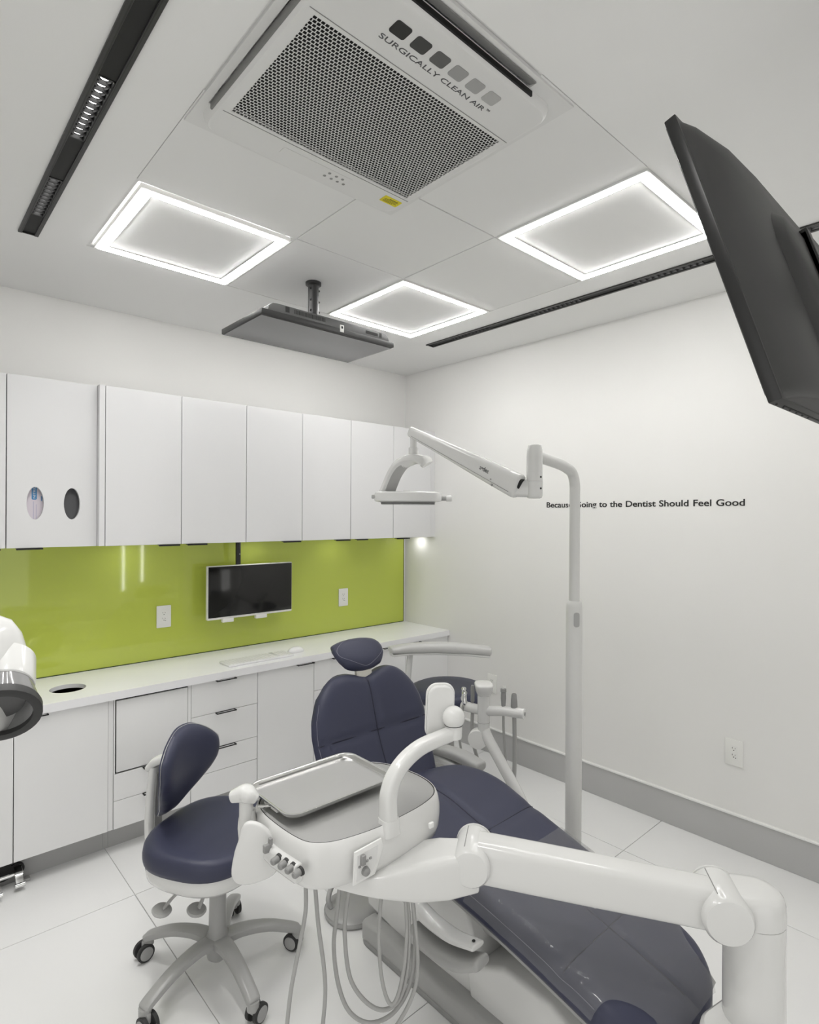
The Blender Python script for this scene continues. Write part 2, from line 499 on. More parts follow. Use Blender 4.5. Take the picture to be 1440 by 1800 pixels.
# flat face around the grille opening
bm_poly = rrect(fx0 + .012, fx1 - .012, fy0 + .013, fy1 - .012, .04, 6)
m2 = MB().prism([(a, -b) for a, b in bm_poly], (0, 0, ZF - .001), (1, 0, 0), (0, -1, 0), -0.002,
                holes=[[(gx0 + .018, -(gy0 + .012)), (gx1 - .018, -(gy0 + .012)), (gx1 - .018, -(gy1 - .012)), (gx0 + .018, -(gy1 - .012))]])
m.add(m2.v, m2.f)
obj('face_panel', m, 'unit_white', pu)
obj('interior', MB().box(gx0 + .004, gx1 - .004, gy0 + .004, gy1 - .004, ZF + .022, ZF + .026).box(0.652, 0.66, 1.0, 1.545, ZC + .03, ZC + .034)
    .box(0.70, 1.25, 0.90, 0.94, ZC + .05, ZC + .054), 'filter_dark', pu)
obj('outlet_slot', MB().box(0.700, 1.262, 0.9195, 0.930, ZC - .0225, ZC - .009), 'gap_black', pu)
obj('vane_and_side_shade', MB().obox((0.970, 0.906, ZC - .0055), (0.55, 0.024, 0.003), Matrix.Rotation(R(16), 3, 'X'), .001), 'vane', pu)
obj('vane_and_side_shade', MB().obox((0.659, 1.272, ZC - .013), (0.012, 0.545, 0.02), None, .004), 'vane', pu)  # dark strip on the side wall, its shade put into the colour
# groove lines of the hinged grille frame
obj('panel_joint', MB().box(gx0, gx1, gy1 - .0015, gy1, ZF - .0022, ZF), 'mid_grey', pu)
obj('panel_joint', MB().box(gx0, gx1, gy0, gy0 + .0015, ZF - .0022, ZF), 'mid_grey', pu)
# perforated grille
m = MB(); rowp, colp = 0.0100, 0.0111
hx0, hx1, hy0, hy1 = gx0 + .018, gx1 - .018, gy0 + .012, gy1 - .012
nr = int((hy1 - hy0) / rowp); ncol = int((hx1 - hx0) / colp)
zb, zt = ZF - .0014, ZF - .0006
for r_ in range(nr + 1):
    y = hy0 + r_ * rowp
    m.box(hx0, hx1, y - .0009, y + .0009, zb, zt)
for r_ in range(nr):
    y = hy0 + (r_ + .5) * rowp; off = (r_ % 2) * colp / 2
    for q in range(ncol + 1):
        x = hx0 + q * colp + off
        if x > hx1: continue
        m.box(x - .0011, x + .0011, y - .0042, y + .0042, zb, zt)
g = obj('grille_mesh', m, 'unit_white', pu, label='perforated white metal grille', recalc=False); g['kind'] = 'stuff'
m = MB(); m.box(hx0 - .02, hx0, hy0, hy1, zb, zt); m.box(hx1, hx1 + .02, hy0, hy1, zb, zt)
# swatches
for q in range(6):
    x = (0.885 + 0.0652 * q) * k_; y = 1.017 * k_
    obj('swatch', MB().prism(rrect(-.0225, .0225, -.019, .019, .007, 4), (x, y, ZF - .0010), (1, 0, 0), (0, -1, 0), .0014), 'swatch_%d' % q, pu)
obj('lettering', text_mb('SURGICALLY CLEAN AIR', 0.0205, (0.857 * k_, 1.066 * k_, ZF - .0010), (1, 0, 0), (0, -1, 0), .0008, width=.372 * k_), 'ink_grey', pu)
obj('lettering', text_mb('TM', 0.009, (1.234 * k_, 1.056 * k_, ZF - .0010), (1, 0, 0), (0, -1, 0), .0008), 'ink_grey', pu)
lb = obj('warning_label', MB().prism(rrect(-.037, .037, -.019, .019, .004), (1.342 * k_, 1.592 * k_ , ZF - .0010), (1, 0, 0), (0, -1, 0), .0012), 'yellow', pu, label='yellow warning sticker')
m = MB()
for q, (a, b) in enumerate(((-.012, .025), (-.028, .028), (-.028, .024), (-.028, .028), (-.028, .015))):
    yy = 1.592 * k_ - .0095 + q * .0052; hh = .0016 if q == 0 else .0009
    m.box(1.342 * k_ + a, 1.342 * k_ + b, yy - hh, yy + hh, ZF - .0026, ZF - .0021)
obj('label_print', m, 'label_ink', lb)
cpn = obj('control_strip', MB().prism(rrect(-.128, .128, -.021, .021, .010), (1.035 * k_, 1.600 * k_, ZF - .0010), (1, 0, 0), (0, -1, 0), .0012), 'unit_white', pu)
for q, (x, y) in enumerate(((1.078, 1.620), (1.083, 1.598), (1.104, 1.620), (1.110, 1.598), (1.129, 1.620), (1.135, 1.598), (1.153, 1.619))):
    obj('button', MB().lathe([(.0055, 0), (.0045, .001)], (x * k_, y * k_, ZF - .0021), (0, 0, -1), 10), 'mid_grey' if q != 6 else 'vane', cpn)

# ------------------------------------------------------------------ upper cabinets
UZ0, UZ1 = 1.475, 2.274
UY, UYL = 3.145, 3.185
def upper(x0, x1, doors, label, yfront=UY, handles=()):
    t = thing('wall_cabinet', label, 'cabinet', ((x0 + x1) / 2, (yfront + YB) / 2, UZ0))
    obj('body', MB().box(x0 + .001, x1 - .001, yfront + .019, YB - .001, UZ0 + .004, UZ1), 'cabinet', t)
    for d, (a, b) in enumerate(doors):
        dr = obj('door', MB().box(a + .0015, b - .0015, yfront, yfront + .018, UZ0, UZ1 - .001, .0012, 1), 'cabinet', t)
        if handles[d]:
            h0, h1 = handles[d]
            obj('pull', MB().box(h0, h1, yfront - .012, yfront + .014, UZ0 - .0045, UZ0 - .0008, .001, 1).box(h0, h1, yfront - .012, yfront - .0095, UZ0 - .009, UZ0 - .001), 'handle_black', dr)
    return t
upper(0.03, 0.406, [(0.03, 0.406)], 'white wall cabinet next to the glove dispenser cabinet, nothing cut in its door', UYL, [(0.33, 0.385)])
# glove dispenser cabinet
t = thing('wall_cabinet', 'white wall cabinet with two oval dispenser holes cut in its door', 'cabinet', (0.593, 3.33, UZ0))
obj('body', MB().box(0.409, 0.779, 3.30, YB - .001, UZ0 + .004, UZ1).box(0.409, 0.427, UYL + .019, 3.31, UZ0 + .004, UZ1)
    .box(0.765, 0.779, UYL + .019, 3.31, UZ0 + .004, UZ1).box(0.427, 0.765, UYL + .019, 3.31, UZ0 + .004, UZ0 + .02), 'cabinet', t)
dp = [(0.4085, UZ0), (0.7795, UZ0), (0.7795, UZ1 - .001), (0.4085, UZ1 - .001)]
dr = obj('door', MB().prism(dp, (0, UYL + .018, 0), (1, 0, 0), (0, 0, 1), .018, holes=[ell(.519, 1.683, .0345, .076), ell(.671, 1.683, .0345, .076)]), 'cabinet', t)
obj('pull', MB().box(.444, .55, UYL - .012, UYL + .014, UZ0 - .0045, UZ0 - .0008, .001, 1).box(.444, .55, UYL - .012, UYL - .0095, UZ0 - .009, UZ0 - .001), 'handle_black', dr)
# boxes behind the ovals
gb = obj('glove_carton', MB().box(.455, .58, UYL + .022, 3.29, UZ0 + .022, 1.80, .002), 'glove_box', loc=(.517, 3.24, UZ0 + .022))
tag(gb, 'pale lilac glove carton behind the oval hole, blue printed badge', 'carton')
pr_ = obj('badge', MB().prism(rrect(.508, .529, 1.700, 1.775, .006), (0, UYL + .0219, 0), (1, 0, 0), (0, 0, 1), .0006), 'glove_blue', gb)
obj('badge_text', text_mb('NITRILE', .015, (.5235, UYL + .0212, 1.706), (0, 0, 1), (-1, 0, 0), .0004, width=.064), 'white_plastic', pr_)
obj('printed_line', MB().box(.5145, .5165, UYL + .0214, UYL + .022, 1.60, 1.692).box(.5255, .5270, UYL + .0214, UYL + .022, 1.60, 1.678), 'glove_line', gb)
obj('printed_block', MB().box(.546, .550, UYL + .0214, UYL + .022, 1.695, 1.717), 'glove_blue', gb)
gb2 = obj('glove_carton', MB().box(.61, .745, UYL + .024, 3.29, UZ0 + .022, 1.80, .002).box(.690, .695, UYL + .0235, UYL + .025, 1.69, 1.77), 'ink_grey', loc=(.677, 3.24, UZ0 + .022))
tag(gb2, 'dark charcoal carton behind the second oval hole', 'carton')
# filler that stands proud between the two runs
fp = obj('cabinet_filler', MB().box(.781, .8065, 3.115 + .03, YB - .001, UZ0 + .001, UZ1), 'cabinet', loc=(.794, 3.3, UZ0))
tag(fp, 'narrow white filler panel beside the glove dispenser cabinet', 'filler panel')
upper(0.808, 1.561, [(0.808, 1.185), (1.185, 1.561)], 'white two-door wall cabinet above the socket and keyboard', UY, [(1.065, 1.175), (1.215, 1.325)])
upper(1.561, 1.938, [(1.561, 1.938)], 'white single-door wall cabinet above the small monitor', UY, [(1.80, 1.925)])
upper(1.938, 2.690, [(1.938, 2.314), (2.314, 2.690)], 'white two-door wall cabinet above the socket beside the monitor', UY, [(2.19, 2.305), (2.36, 2.455)])
upper(2.690, 3.063, [(2.690, 3.063)], 'white single-door wall cabinet in the corner, behind the dental light', UY, [(2.715, 2.84)])
fp = obj('cabinet_filler', MB().box(3.065, 3.1095, UY + .004, YB - .001, UZ0 + .001, UZ1), 'cabinet', loc=(3.09, 3.3, UZ0))
tag(fp, 'narrow white filler panel between the corner cabinet and the wall', 'filler panel')
# under-cabinet puck lamps
for (x, y, w_) in ((1.0, 3.33, 'first two-door wall cabinet'), (1.75, 3.33, 'single-door cabinet above the monitor'), (2.38, 3.33, 'cabinet beside the monitor'), (3.045, 3.30, 'corner filler panel')):
    pk = thing('puck_lamp', 'small round lamp set under the ' + w_, 'lamp', (x, y, UZ0))
    obj('ring', MB().lathe([(.030, -.0005), (.030, -.006), (.022, -.007)], (x, y, UZ0 + .004), n=20), 'trim_white', pk)
    obj('lens', MB().lathe([(.021, -.0035), (.021, -.0045)], (x, y, UZ0), n=20), 'lamp_puck', pk)

# ------------------------------------------------------------------ green glass splashback
sp = thing('splashback', 'lime green glossy glass splashback above the counter', 'splashback', (1.5, YB, 0.79))
obj('glass_sheet', MB().box(0.0, 3.086, YB - .009, YB - .0005, 0.7885, 1.4775), 'green_glass', sp)
obj('edge_strip', MB().box(3.086, 3.092, YB - .0095, YB - .0005, 0.7885, 1.4775), 'glass_edge', sp)
obj('bottom_joint', MB().box(0.0, 3.086, YB - .0110, YB - .0092, 0.7872, 0.792), 'glass_edge', sp)

# ------------------------------------------------------------------ counter and lower cabinets
CT = 0.787
hole = ell(.660, 3.197, .078, .078, 36)
cp = [(-.2, 2.985), (3.1085, 2.985), (3.1085, YB - .001), (-.2, YB - .001)]
ct = obj('countertop', MB().prism(cp, (0, 0, .767), (1, 0, 0), (0, 1, 0), .020, holes=[hole]), 'counter', loc=(1.5, 3.24, .748))
obj('front_edge', MB().box(-.2, 3.1085, 2.985, 3.0, .748, .7672), 'counter', ct)
tag(ct, 'long white countertop with a round waste chute hole', 'countertop')
LYF, LZ0, LZ1 = 3.0, 0.122, 0.745
def pull(x0, x1, z, parent, y=LYF):
    m = MB()
    m.box(x0, x1, y - .024, y - .020, z - .004, z + .001); m.box(x0, x1, y - .003, y + .002, z - .001, z + .001)
    m.box(x0, x0 + .006, y - .024, y, z - .003, z + .001); m.box(x1 - .006, x1, y - .024, y, z - .003, z + .001)
    obj('pull', m, 'handle_black', parent)
def lower(x0, x1, label):
    t = thing('base_cabinet', label, 'cabinet', ((x0 + x1) / 2, 3.24, 0))
    obj('body', MB().box(x0 + .0008, x1 - .0008, LYF + .020, YB - .001, LZ0, .7475), 'gap_black' if False else 'cabinet_low_lightened', t)
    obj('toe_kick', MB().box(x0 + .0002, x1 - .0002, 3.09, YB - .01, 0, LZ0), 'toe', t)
    return t
def front(t, name, x0, x1, z0, z1, handle=None, g=.0016):
    d = obj(name, MB().box(x0 + g, x1 - g, LYF, LYF + .0185, z0 + g * .7, z1 - g * .7, .001, 1), 'cabinet_low_lightened', t)
    if handle: pull(handle[0], handle[1], z1 - .001, d)
    return d
t = lower(0.04, .414, 'white base cabinet next to the waste cabinet, above the metal foot pedals'); front(t, 'door', .04, .414, LZ0, LZ1)
t = thing('base_cabinet', 'white waste cabinet with a plain door under the round chute hole', 'cabinet', (.60, 3.24, 0))
obj('body', MB().box(.4148, .42, LYF + .02, YB - .001, LZ0, .7475).box(.784, .7895, LYF + .02, YB - .001, LZ0, .7475).box(.42, .784, 3.42, YB - .001, LZ0, .7475)
    .box(.42, .784, LYF + .02, 3.42, LZ0, LZ0 + .016), 'tv_dark', t)  # near-black inside puts the shade seen through the chute hole into the colour
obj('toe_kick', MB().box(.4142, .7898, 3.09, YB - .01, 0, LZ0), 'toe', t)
front(t, 'door', .414, .790, LZ0, LZ1, (.425, .541))
fp = obj('cabinet_filler', MB().box(.7905, .8125, LYF + .006, YB - .001, LZ0, .7475), 'cabinet_low_lightened', loc=(.80, 3.2, 0))
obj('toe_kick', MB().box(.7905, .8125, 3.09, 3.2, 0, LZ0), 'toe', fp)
tag(fp, 'narrow white filler strip between the waste cabinet and flap cabinet', 'filler panel')
t = lower(.813, 1.185, 'white base cabinet with a black-edged flap above two drawers')
obj('black_reveal', MB().box(.818, 1.170, LYF + .008, LYF + .0205, .388, .744), 'gap_black', t)
obj('side_stile', MB().box(.8138, .819, LYF, LYF + .0195, .386, .745).box(1.169, 1.1842, LYF, LYF + .0195, .386, .745), 'cabinet_low_lightened', t)
d = obj('flap', MB().box(.8255, 1.1675, LYF + .001, LYF + .019, .3925, .7365, .002), 'cabinet_low_lightened', t)
d1 = front(t, 'drawer', .813, 1.185, .257, .386, (.945, 1.065)); d2 = front(t, 'drawer', .813, 1.185, LZ0, .257, (.945, 1.065))
t = lower(1.185, 1.563, 'white base cabinet with four drawers, directly below the keyboard')
for z0, z1, hd in ((.571, LZ1, 1), (.384, .571, 1), (.2575, .384, 1), (LZ0, .2575, 0)):
    front(t, 'drawer', 1.185, 1.563, z0, z1, (1.316, 1.428) if hd else None)
t = lower(1.563, 1.937, 'white base cabinet with one plain tall door between the drawer stacks'); front(t, 'door', 1.563, 1.937, LZ0, LZ1, (1.813, 1.928))
t = lower(1.937, 2.311, 'white base cabinet with four drawers behind the dental chair backrest')
for z0, z1, hd in ((.564, LZ1, 1), (.39, .564, 1), (.256, .39, 1), (LZ0, .256, 0)):
    front(t, 'drawer', 1.937, 2.311, z0, z1, (2.066, 2.18) if hd else None)
t = lower(2.311, 3.06, 'white two-door base cabinet in the corner behind the assistant stool')
front(t, 'door', 2.311, 2.685, LZ0, LZ1, (2.475, 2.632)); front(t, 'door', 2.685, 3.06, LZ0, LZ1, (2.706, 2.818))
fp = obj('cabinet_filler', MB().box(3.0615, 3.1085, LYF + .004, YB - .001, LZ0, .7475), 'cabinet_low_lightened', loc=(3.085, 3.2, 0))
obj('toe_kick', MB().box(3.0615, 3.1085, 3.09, 3.2, 0, LZ0), 'toe', fp)
tag(fp, 'white filler strip between the corner base cabinet and the wall', 'filler panel')

# ------------------------------------------------------------------ power outlets
def outlet(org, ux, label):
    """org = plate centre on the wall, ux = reading direction"""
    ux = V(ux); uy = V((0, 0, 1)); nn = ux.cross(uy); org = V(org)
    t = thing('power_outlet', label, 'power outlet', org)
    obj('plate', MB().prism(rrect(-.041, .041, -.064, .064, .004), org + nn * .0003, ux, uy, .006, .0015, 2), 'outlet', t)
    ins = obj('insert', MB().prism(rrect(-.017, .017, -.034, .034, .003), org + nn * .006, ux, uy, .0012), 'outlet', t)
    m = MB()
    for cy in (.019, -.014):
        m.prism(rrect(-.0075, -.0055, cy, cy + .008, .0006), org + nn * .0072, ux, uy, .0004)
        m.prism(rrect(.0055, .0075, cy, cy + .007, .0006), org + nn * .0072, ux, uy, .0004)
        m.prism(ell(0, cy - .007, .0026, .0026, 10), org + nn * .0072, ux, uy, .0004)
    m.prism(ell(.009, -.024, .0022, .0022, 10), org + nn * .0072, ux, uy, .0004)
    obj('slots', m, 'dark_slot', ins)
outlet((1.210, YB - .009, 1.037), (1, 0, 0), 'white power outlet on the green glass between monitor and x-ray head')
outlet((2.495, YB - .009, 1.034), (1, 0, 0), 'white power outlet on the green glass nearest the room corner')
outlet((XR, 1.040, .473), (0, -1, 0), 'white power outlet on the bare wall above the grey baseboard')
outlet((XR, 2.575, .480), (0, -1, 0), 'white power outlet on the wall behind the suction holders')

# ------------------------------------------------------------------ lettering on the wall
wl = thing('wall_lettering', 'thin black lettering on the wall: Because Going to the Dentist Should Feel Good', 'wall lettering', (XR, 1.57, 1.69))
def word_width(txt, size):
    m_ = text_mb(txt, size, (0, 0, 0), (1, 0, 0), (0, 1, 0), .001)
    return max(p.x for p in m_.v)
full = 'Because Going to the Dentist Should Feel Good'; kx_ = 1.143 / word_width(full, .0475)
words = full.split(); start = 0
for wi, wd__ in enumerate(words):
    end = word_width(' '.join(words[:wi + 1]), .0475); ww = word_width(wd__, .0475)
    obj('word', text_mb(wd__, .0475, (XR - .0002, 2.140 - (end - ww) * kx_, 1.6905), (0, -1, 0), (0, 0, 1), .0015, width=ww * kx_, off=.0007), 'ink', wl)

# ------------------------------------------------------------------ small monitor, keyboard, mouse
t = thing('monitor', 'white-framed monitor hanging in front of the green glass', 'monitor', (1.70, 3.36, 1.16))
my = 3.35
obj('casing', MB().box(1.419, 1.992, my + .004, my + .032, 1.002, 1.3265, .006), 'white_bezel', t)
obj('screen', MB().box(1.4245, 1.9865, my, my + .006, 1.016, 1.321, .001), 'screen', t)
obj('mount_arm', MB().box(1.617, 1.645, 3.385, 3.402, 1.16, UZ0 + .0045, .002), 'tv_dark', t)
obj('mount_plate', MB().box(1.58, 1.68, my + .03, 3.39, 1.12, 1.22, .002), 'tv_dark', t)
obj('mount_bolt', MB().lathe([(.004, 0), (.003, .002)], (1.637, 3.385, 1.39), (0, -1, 0), 10), 'chrome', t)
obj('lower_bracket', MB().box(1.514, 1.585, my + .002, my + .03, .981, 1.004, .002), 'white_bezel', t)
obj('lower_bracket', MB().box(1.735, 1.810, my + .002, my + .03, .981, 1.004, .002), 'white_bezel', t)

t = thing('keyboard', 'slim white keyboard on the counter below the monitor', 'keyboard', (1.62, 3.11, CT))
kr = Matrix.Rotation(R(0), 3, 'Z')
obj('case', MB().box(1.415, 1.825, 3.045, 3.175, CT, CT + .012, .003), 'mouse_white', t)
m = MB()
for rr_ in range(6):
    for q in range(19):
        x = 1.423 + q * .0209; y = 3.053 + rr_ * .0192
        if q == 14: continue
        m.box(x, x + .0180, y, y + .0165, CT + .011, CT + .0145)
kk = obj('keys', m, 'white_plastic_matt', t); kk['kind'] = 'stuff'
m = MB()
prof = []
for i in range(9):
    a = i / 8 * math.pi / 2; prof.append((math.cos(a), math.sin(a)))
rings = [[V((1.887 + .056 * r * math.cos(2 * math.pi * j / 24), 3.13 + .033 * r * math.sin(2 * math.pi * j / 24), CT + .001 + .034 * h)) for j in range(24)] for r, h in [(0.97, 0)] + prof[1:-1] + [(.05, 1)]]
mo = obj('mouse_shell', m.rings(rings), 'mouse_white', None, (1.887, 3.13, CT)); mo.name = 'computer_mouse'
tag(mo, 'white computer mouse on the counter beside the keyboard', 'mouse')

# ------------------------------------------------------------------ foot pedals under the cabinets
t = thing('foot_pedal', 'chrome foot pedals at the toe kick beside the waste cabinet', 'foot pedal', (.38, 3.04, 0))
obj('cover_plate', MB().box(.30, .46, 3.075, 3.088, .0, .075, .004), 'mid_grey', t)
obj('back_bracket', MB().lathe([(.038, 0), (.038, .012)], (.385, 3.074, .062), (0, -1, 0), 20).lathe([(.028, 0), (.028, .010)], (.438, 3.074, .058), (0, -1, 0), 20), 'dark_slot', t)
obj('pivot_bar', MB().tube([(.30, 3.035, .055), (.455, 3.035, .055)], .009, 10), 'chrome', t)
for xx, w2, y2 in ((.345, .045, 2.955), (.438, .030, 2.985)):
    pd = obj('pedal', MB().tube([(xx, 3.06, .075), (xx, 3.03, .068), (xx, (y2 + 3.03) / 2, .045), (xx, y2 + .01, .030)], (w2 / 2, .003), 8, up=(0, 0, 1), p=6), 'chrome', t)
    obj('pedal_roll', MB().tube([(xx - w2 / 2 - .004, y2, .026), (xx + w2 / 2 + .004, y2, .026)], .010, 12), 'chrome', pd)
obj('floor_foot', MB().box(.455, .485, 3.04, 3.072, 0, .012, .002), 'base_metal', t)
# ------------------------------------------------------------------ screen hung flat below the ceiling
t = thing('ceiling_screen', 'black flat screen hung face down from the ceiling on a short pole', 'television', (1.538, 2.42, ZC))
sx0, sx1, sy0, sy1, sz = 1.171, 1.905, 2.228, 2.622, 2.482
obj('bezel', MB().box(sx0, sx1, sy0, sy1, sz + .001, sz + .026, .003), 'tv_black', t)
obj('screen', MB().box(sx0 + .006, sx1 - .006, sy0 + .014, sy1 - .006, sz - .001, sz + .003), 'screen_glossy', t)
rp = [(sx0 + .03, sz + .024), (sx1 - .03, sz + .024), (sx1 - .035, sz + .040)] + [(sx1 - .075 + .04 * math.sin(R(90 - a)), sz + .040 + .022 * math.sin(R(a))) for a in (15, 35, 60, 90)] + \
     [(sx0 + .075 - .04 * math.sin(R(90 - a)), sz + .040 + .022 * math.sin(R(a))) for a in (90, 60, 35, 15)] + [(sx0 + .035, sz + .040)]
obj('rear_cover', MB().prism(rp, (0, sy0 + .30, 0), (1, 0, 0), (0, 0, 1), .298, .003), 'tv_case', t)
m = MB()
for q in range(22):
    m.box(1.33 + q * .0075, 1.334 + q * .0075, sy0 + .0012, sy0 + .012, sz + .036, sz + .054)
o = obj('vent_slots', m, 'dark_slot', t); o['kind'] = 'stuff'
for x0, x1, z0, z1 in ((1.285, 1.305, .034, .058), (1.725, 1.80, .036, .050), (1.81, 1.825, .034, .056)):
    obj('socket_panel', MB().box(x0, x1, sy0 + .0012, sy0 + .016, sz + z0, sz + z1), 'dark_slot', t)
obj('sensor_tag', MB().box(1.572, 1.594, sy0 - .002, sy0 + .006, sz + .010, sz + .043, .001), 'white_bezel', t)
obj('sensor_mark', MB().box(1.578, 1.588, sy0 - .0028, sy0 - .0018, sz + .026, sz + .037), 'dark_slot', t)
po = obj('ceiling_pole', MB().lathe([(.038, 0), (.038, -.012), (.026, -.016), (.026, -.17)], (1.538, 2.404, ZC - .0005), n=20), 'tv_black', t)
for z in (.035, .09, .14):
    obj('pole_bolt', MB().lathe([(.005, 0), (.005, .006)], (1.538 - .024, 2.404 - .012, ZC - z), (-1, -.4, 0), 8), 'tv_dark', po)
    obj('pole_bolt', MB().lathe([(.005, 0), (.005, .006)], (1.538 + .026, 2.404 - .004, ZC - z), (1, -.2, 0), 8), 'tv_dark', po)
obj('mount_joint', MB().box(1.50, 1.585, 2.36, 2.44, sz + .062, sz + .115, .006).lathe([(.022, 0), (.022, .1)], (1.50, 2.385, sz + .092), (1, 0, 0), 16), 'tv_black', t)

# ------------------------------------------------------------------ tilted screen beside the camera
t = thing('tilted_screen', 'large black screen tilted toward the dental chair, seen from behind', 'television', (1.47, .33, ZC))
A0 = V((1.0, .270, 1.811)); up2 = V((0, .163, .512)); up2n = up2.normalized()      # lower near edge, up the slanted back
hx = V((1, 0, 0)); nb = hx.cross(up2n)                                              # nb points back toward the camera
wS, hS = .96, .537
def tp(a, b, d): return A0 + hx * a + up2n * b + nb * d
def tbox(a0, a1, b0, b1, d0, d1, bev=.0):
    rot = Matrix((hx, up2n, nb)).transposed()
    return ((tp((a0 + a1) / 2, (b0 + b1) / 2, (d0 + d1) / 2)), (a1 - a0, b1 - b0, d1 - d0), rot, bev)
obj('bezel', MB().obox(*tbox(0, wS, 0, hS, -.020, 0, .002)), 'tv_dark', t)
obj('screen', MB().obox(*tbox(.008, wS - .008, .016, hS - .008, -.022, -.019)), 'screen', t)
rings = []
def rr2(i0, i1, d): return [tp(a, b, d) for a, b in rrect(i0, wS - i0, i1[0], hS - i1[1], .02 + i0 * .3, 6)]
rings = [rr2(.004, (.002, .004), -.001), rr2(.03, (.003, .012), .012), rr2(.10, (.004, .03), .030), rr2(.17, (.005, .05), .038), rr2(.24, (.006, .11), .040)]
obj('rear_cover', MB().rings(rings), 'tv_black', t)
rings = [rr2(.20, (.006, .12), .038), rr2(.215, (.008, .135), .052), rr2(.25, (.012, .17), .060)]
obj('rear_bulge', MB().rings(rings), 'tv_black', t)
m = MB()
for a, b, a1, b1 in ((.13, .0, .17, .001),):
    pass
def bot(a0, a1, d0, d1): return tbox(a0, a1, -.0015, .001, d0, d1)
obj('port_row', MB().obox(*bot(.05, .30, -.013, -.011)), 'dark_slot', t)
for q in range(6): obj('screw', MB().obox(*bot(.02 + q * .035, .024 + q * .035, -.016, -.013)), 'dark_slot', t)
obj('port_slot', MB().obox(*tbox(.13, .30, .002, .009, .024, .036)), 'dark_slot', t)
vm = obj('wall_plate', MB().obox(*tbox(.33, .36, .06, .385, .05, .070, .002)).obox(*tbox(.60, .63, .06, .385, .05, .070, .002)).obox(*tbox(.33, .63, .08, .380, .052, .068, .002)), 'tv_dark', t)
obj('pole', MB().tube([tp(.48, .27, .075), tp(.48, .30, .12), V((1.48, .10, 2.3)), V((1.48, .10, ZC - .0005))], .025, 14).lathe([(.06, 0), (.06, -.015)], (1.48, .10, ZC - .0005), n=20), 'tv_dark', t)

# ------------------------------------------------------------------ dental light on its pole
t = thing('dental_light', 'dental operating light on a tall grey pole with a sprung white arm', 'dental light', (2.118, 1.32, 0))
PX, PY = 2.118, 1.32
sl = obj('pole_sleeve', MB().lathe([(.075, 0), (.075, .02), (.036, .03), (.033, .06), (.033, 1.262), (.031, 1.274), (.026, 1.283), (.0218, 1.284)], (PX, PY, 0), n=28), 'pole_grey', t)
obj('sleeve_badge', MB().prism(rrect(-.012, .012, -.03, .03, .01), V((PX, PY, 1.21)) + V((-.022, -.0248, 0)), V((.747, -.664, 0)), V((0, 0, 1)), .0012), 'grey_plastic', sl)
path = spline([(PX, PY, 1.20), (PX, PY, 1.5), (PX, PY, 1.70), (PX - .001, PY, 1.765), (PX - .02, PY, 1.81), (PX - .06, PY, 1.829), (PX - .12, PY, 1.843), (1.86, PY, 1.862)], 8)
obj('pole', MB().tube(path, [.0215] * len(path), 20), 'pole_grey', t)
kx, ky = 1.832, 1.316
kn = obj('knuckle', MB().lathe([(.016, 1.905), (.024, 1.902), (.029, 1.885), (.0305, 1.86), (.0305, 1.80)], (kx, ky, 0), n=24), 'white_plastic', t)
obj('knuckle_ring', MB().lathe([(.030, 1.800), (.0302, 1.7985), (.0302, 1.767), (.030, 1.7655)], (kx, ky, 0), n=24), 'white_plastic', t)
obj('knuckle_joint', MB().lathe([(.0285, 1.801), (.0285, 1.798)], (kx, ky, 0), n=24).lathe([(.0285, 1.7665), (.0285, 1.7635)], (kx, ky, 0), n=24), 'gap_black', t)
kl = obj('knuckle_base', MB().lathe([(.0308, 1.765), (.0308, 1.712), (.027, 1.703), (.02, 1.70)], (kx, ky, 0), n=24), 'white_plastic', t)
for z in (1.781, 1.738): obj('screw', MB().lathe([(.004, 0), (.004, .002)], V((kx, ky, z)) + V((-.0035, -.0305, 0)), (-.1, -1, 0), 10), 'dark_slot', kl)
E0 = V((1.795, 1.368, 1.728)); E1 = V((1.747, 1.926, 2.005))
ad = (E1 - E0).normalized()
side = ad.cross(V((0, 0, 1))).normalized(); aup = side.cross(ad).normalized()
obj('arm_clevis', MB().tube([V((kx, ky, 1.738)), E0 + ad * .03 - aup * .0], (.024, .034), 16, up=(0, 0, 1), p=4), 'white_plastic', t)
arm = obj('spring_arm', MB().tube([E0 + ad * (.01 + .61 * i / 10) + aup * (.018 - .012 * i / 10) for i in range(11)], [(.029, .048), (.027, .043), (.024, .036), (.021, .029), (.018, .023)], 20, up=tuple(aup), p=3.6, rnd=.012), 'white_plastic', t)
obj('arm_seam', MB().tube([E0 + ad * (.02 + .58 * i / 10) - side * (.0285 - .0105 * i / 10) + aup * (-.012 + .004 * i / 10) for i in range(11)], .0010, 6), 'mid_grey', arm)
obj('arm_gap', MB().tube([E0 + ad * -.008 + aup * .032, E0 + ad * .012 + aup * .032], (.020, .020), 12, up=tuple(aup), p=3.6), 'gap_black', t)
for a_, b_, r_ in ((.10, -.020, .0052), (.115, -.002, .003)):
    obj('screw', MB().lathe([(r_, 0), (r_, .002)], E0 + ad * a_ + aup * b_ - side * .0285, tuple(-side), 10), 'mid_grey', arm)
obj('logo_lettering', text_mb('a•dec', .026, E0 + ad * .185 + aup * .012 - side * .0283, tuple(-ad), tuple(aup), .0008, width=.048), 'ink_grey', arm)
top = E1 + V((.012, -.012, -.03))
obj('head_swivel', MB().lathe([(.015, 0.02), (.015, -.045), (.0215, -.047), (.0215, -.092), (.018, -.095)], (1.757, 1.917, 1.985), n=20), 'white_plastic', t)
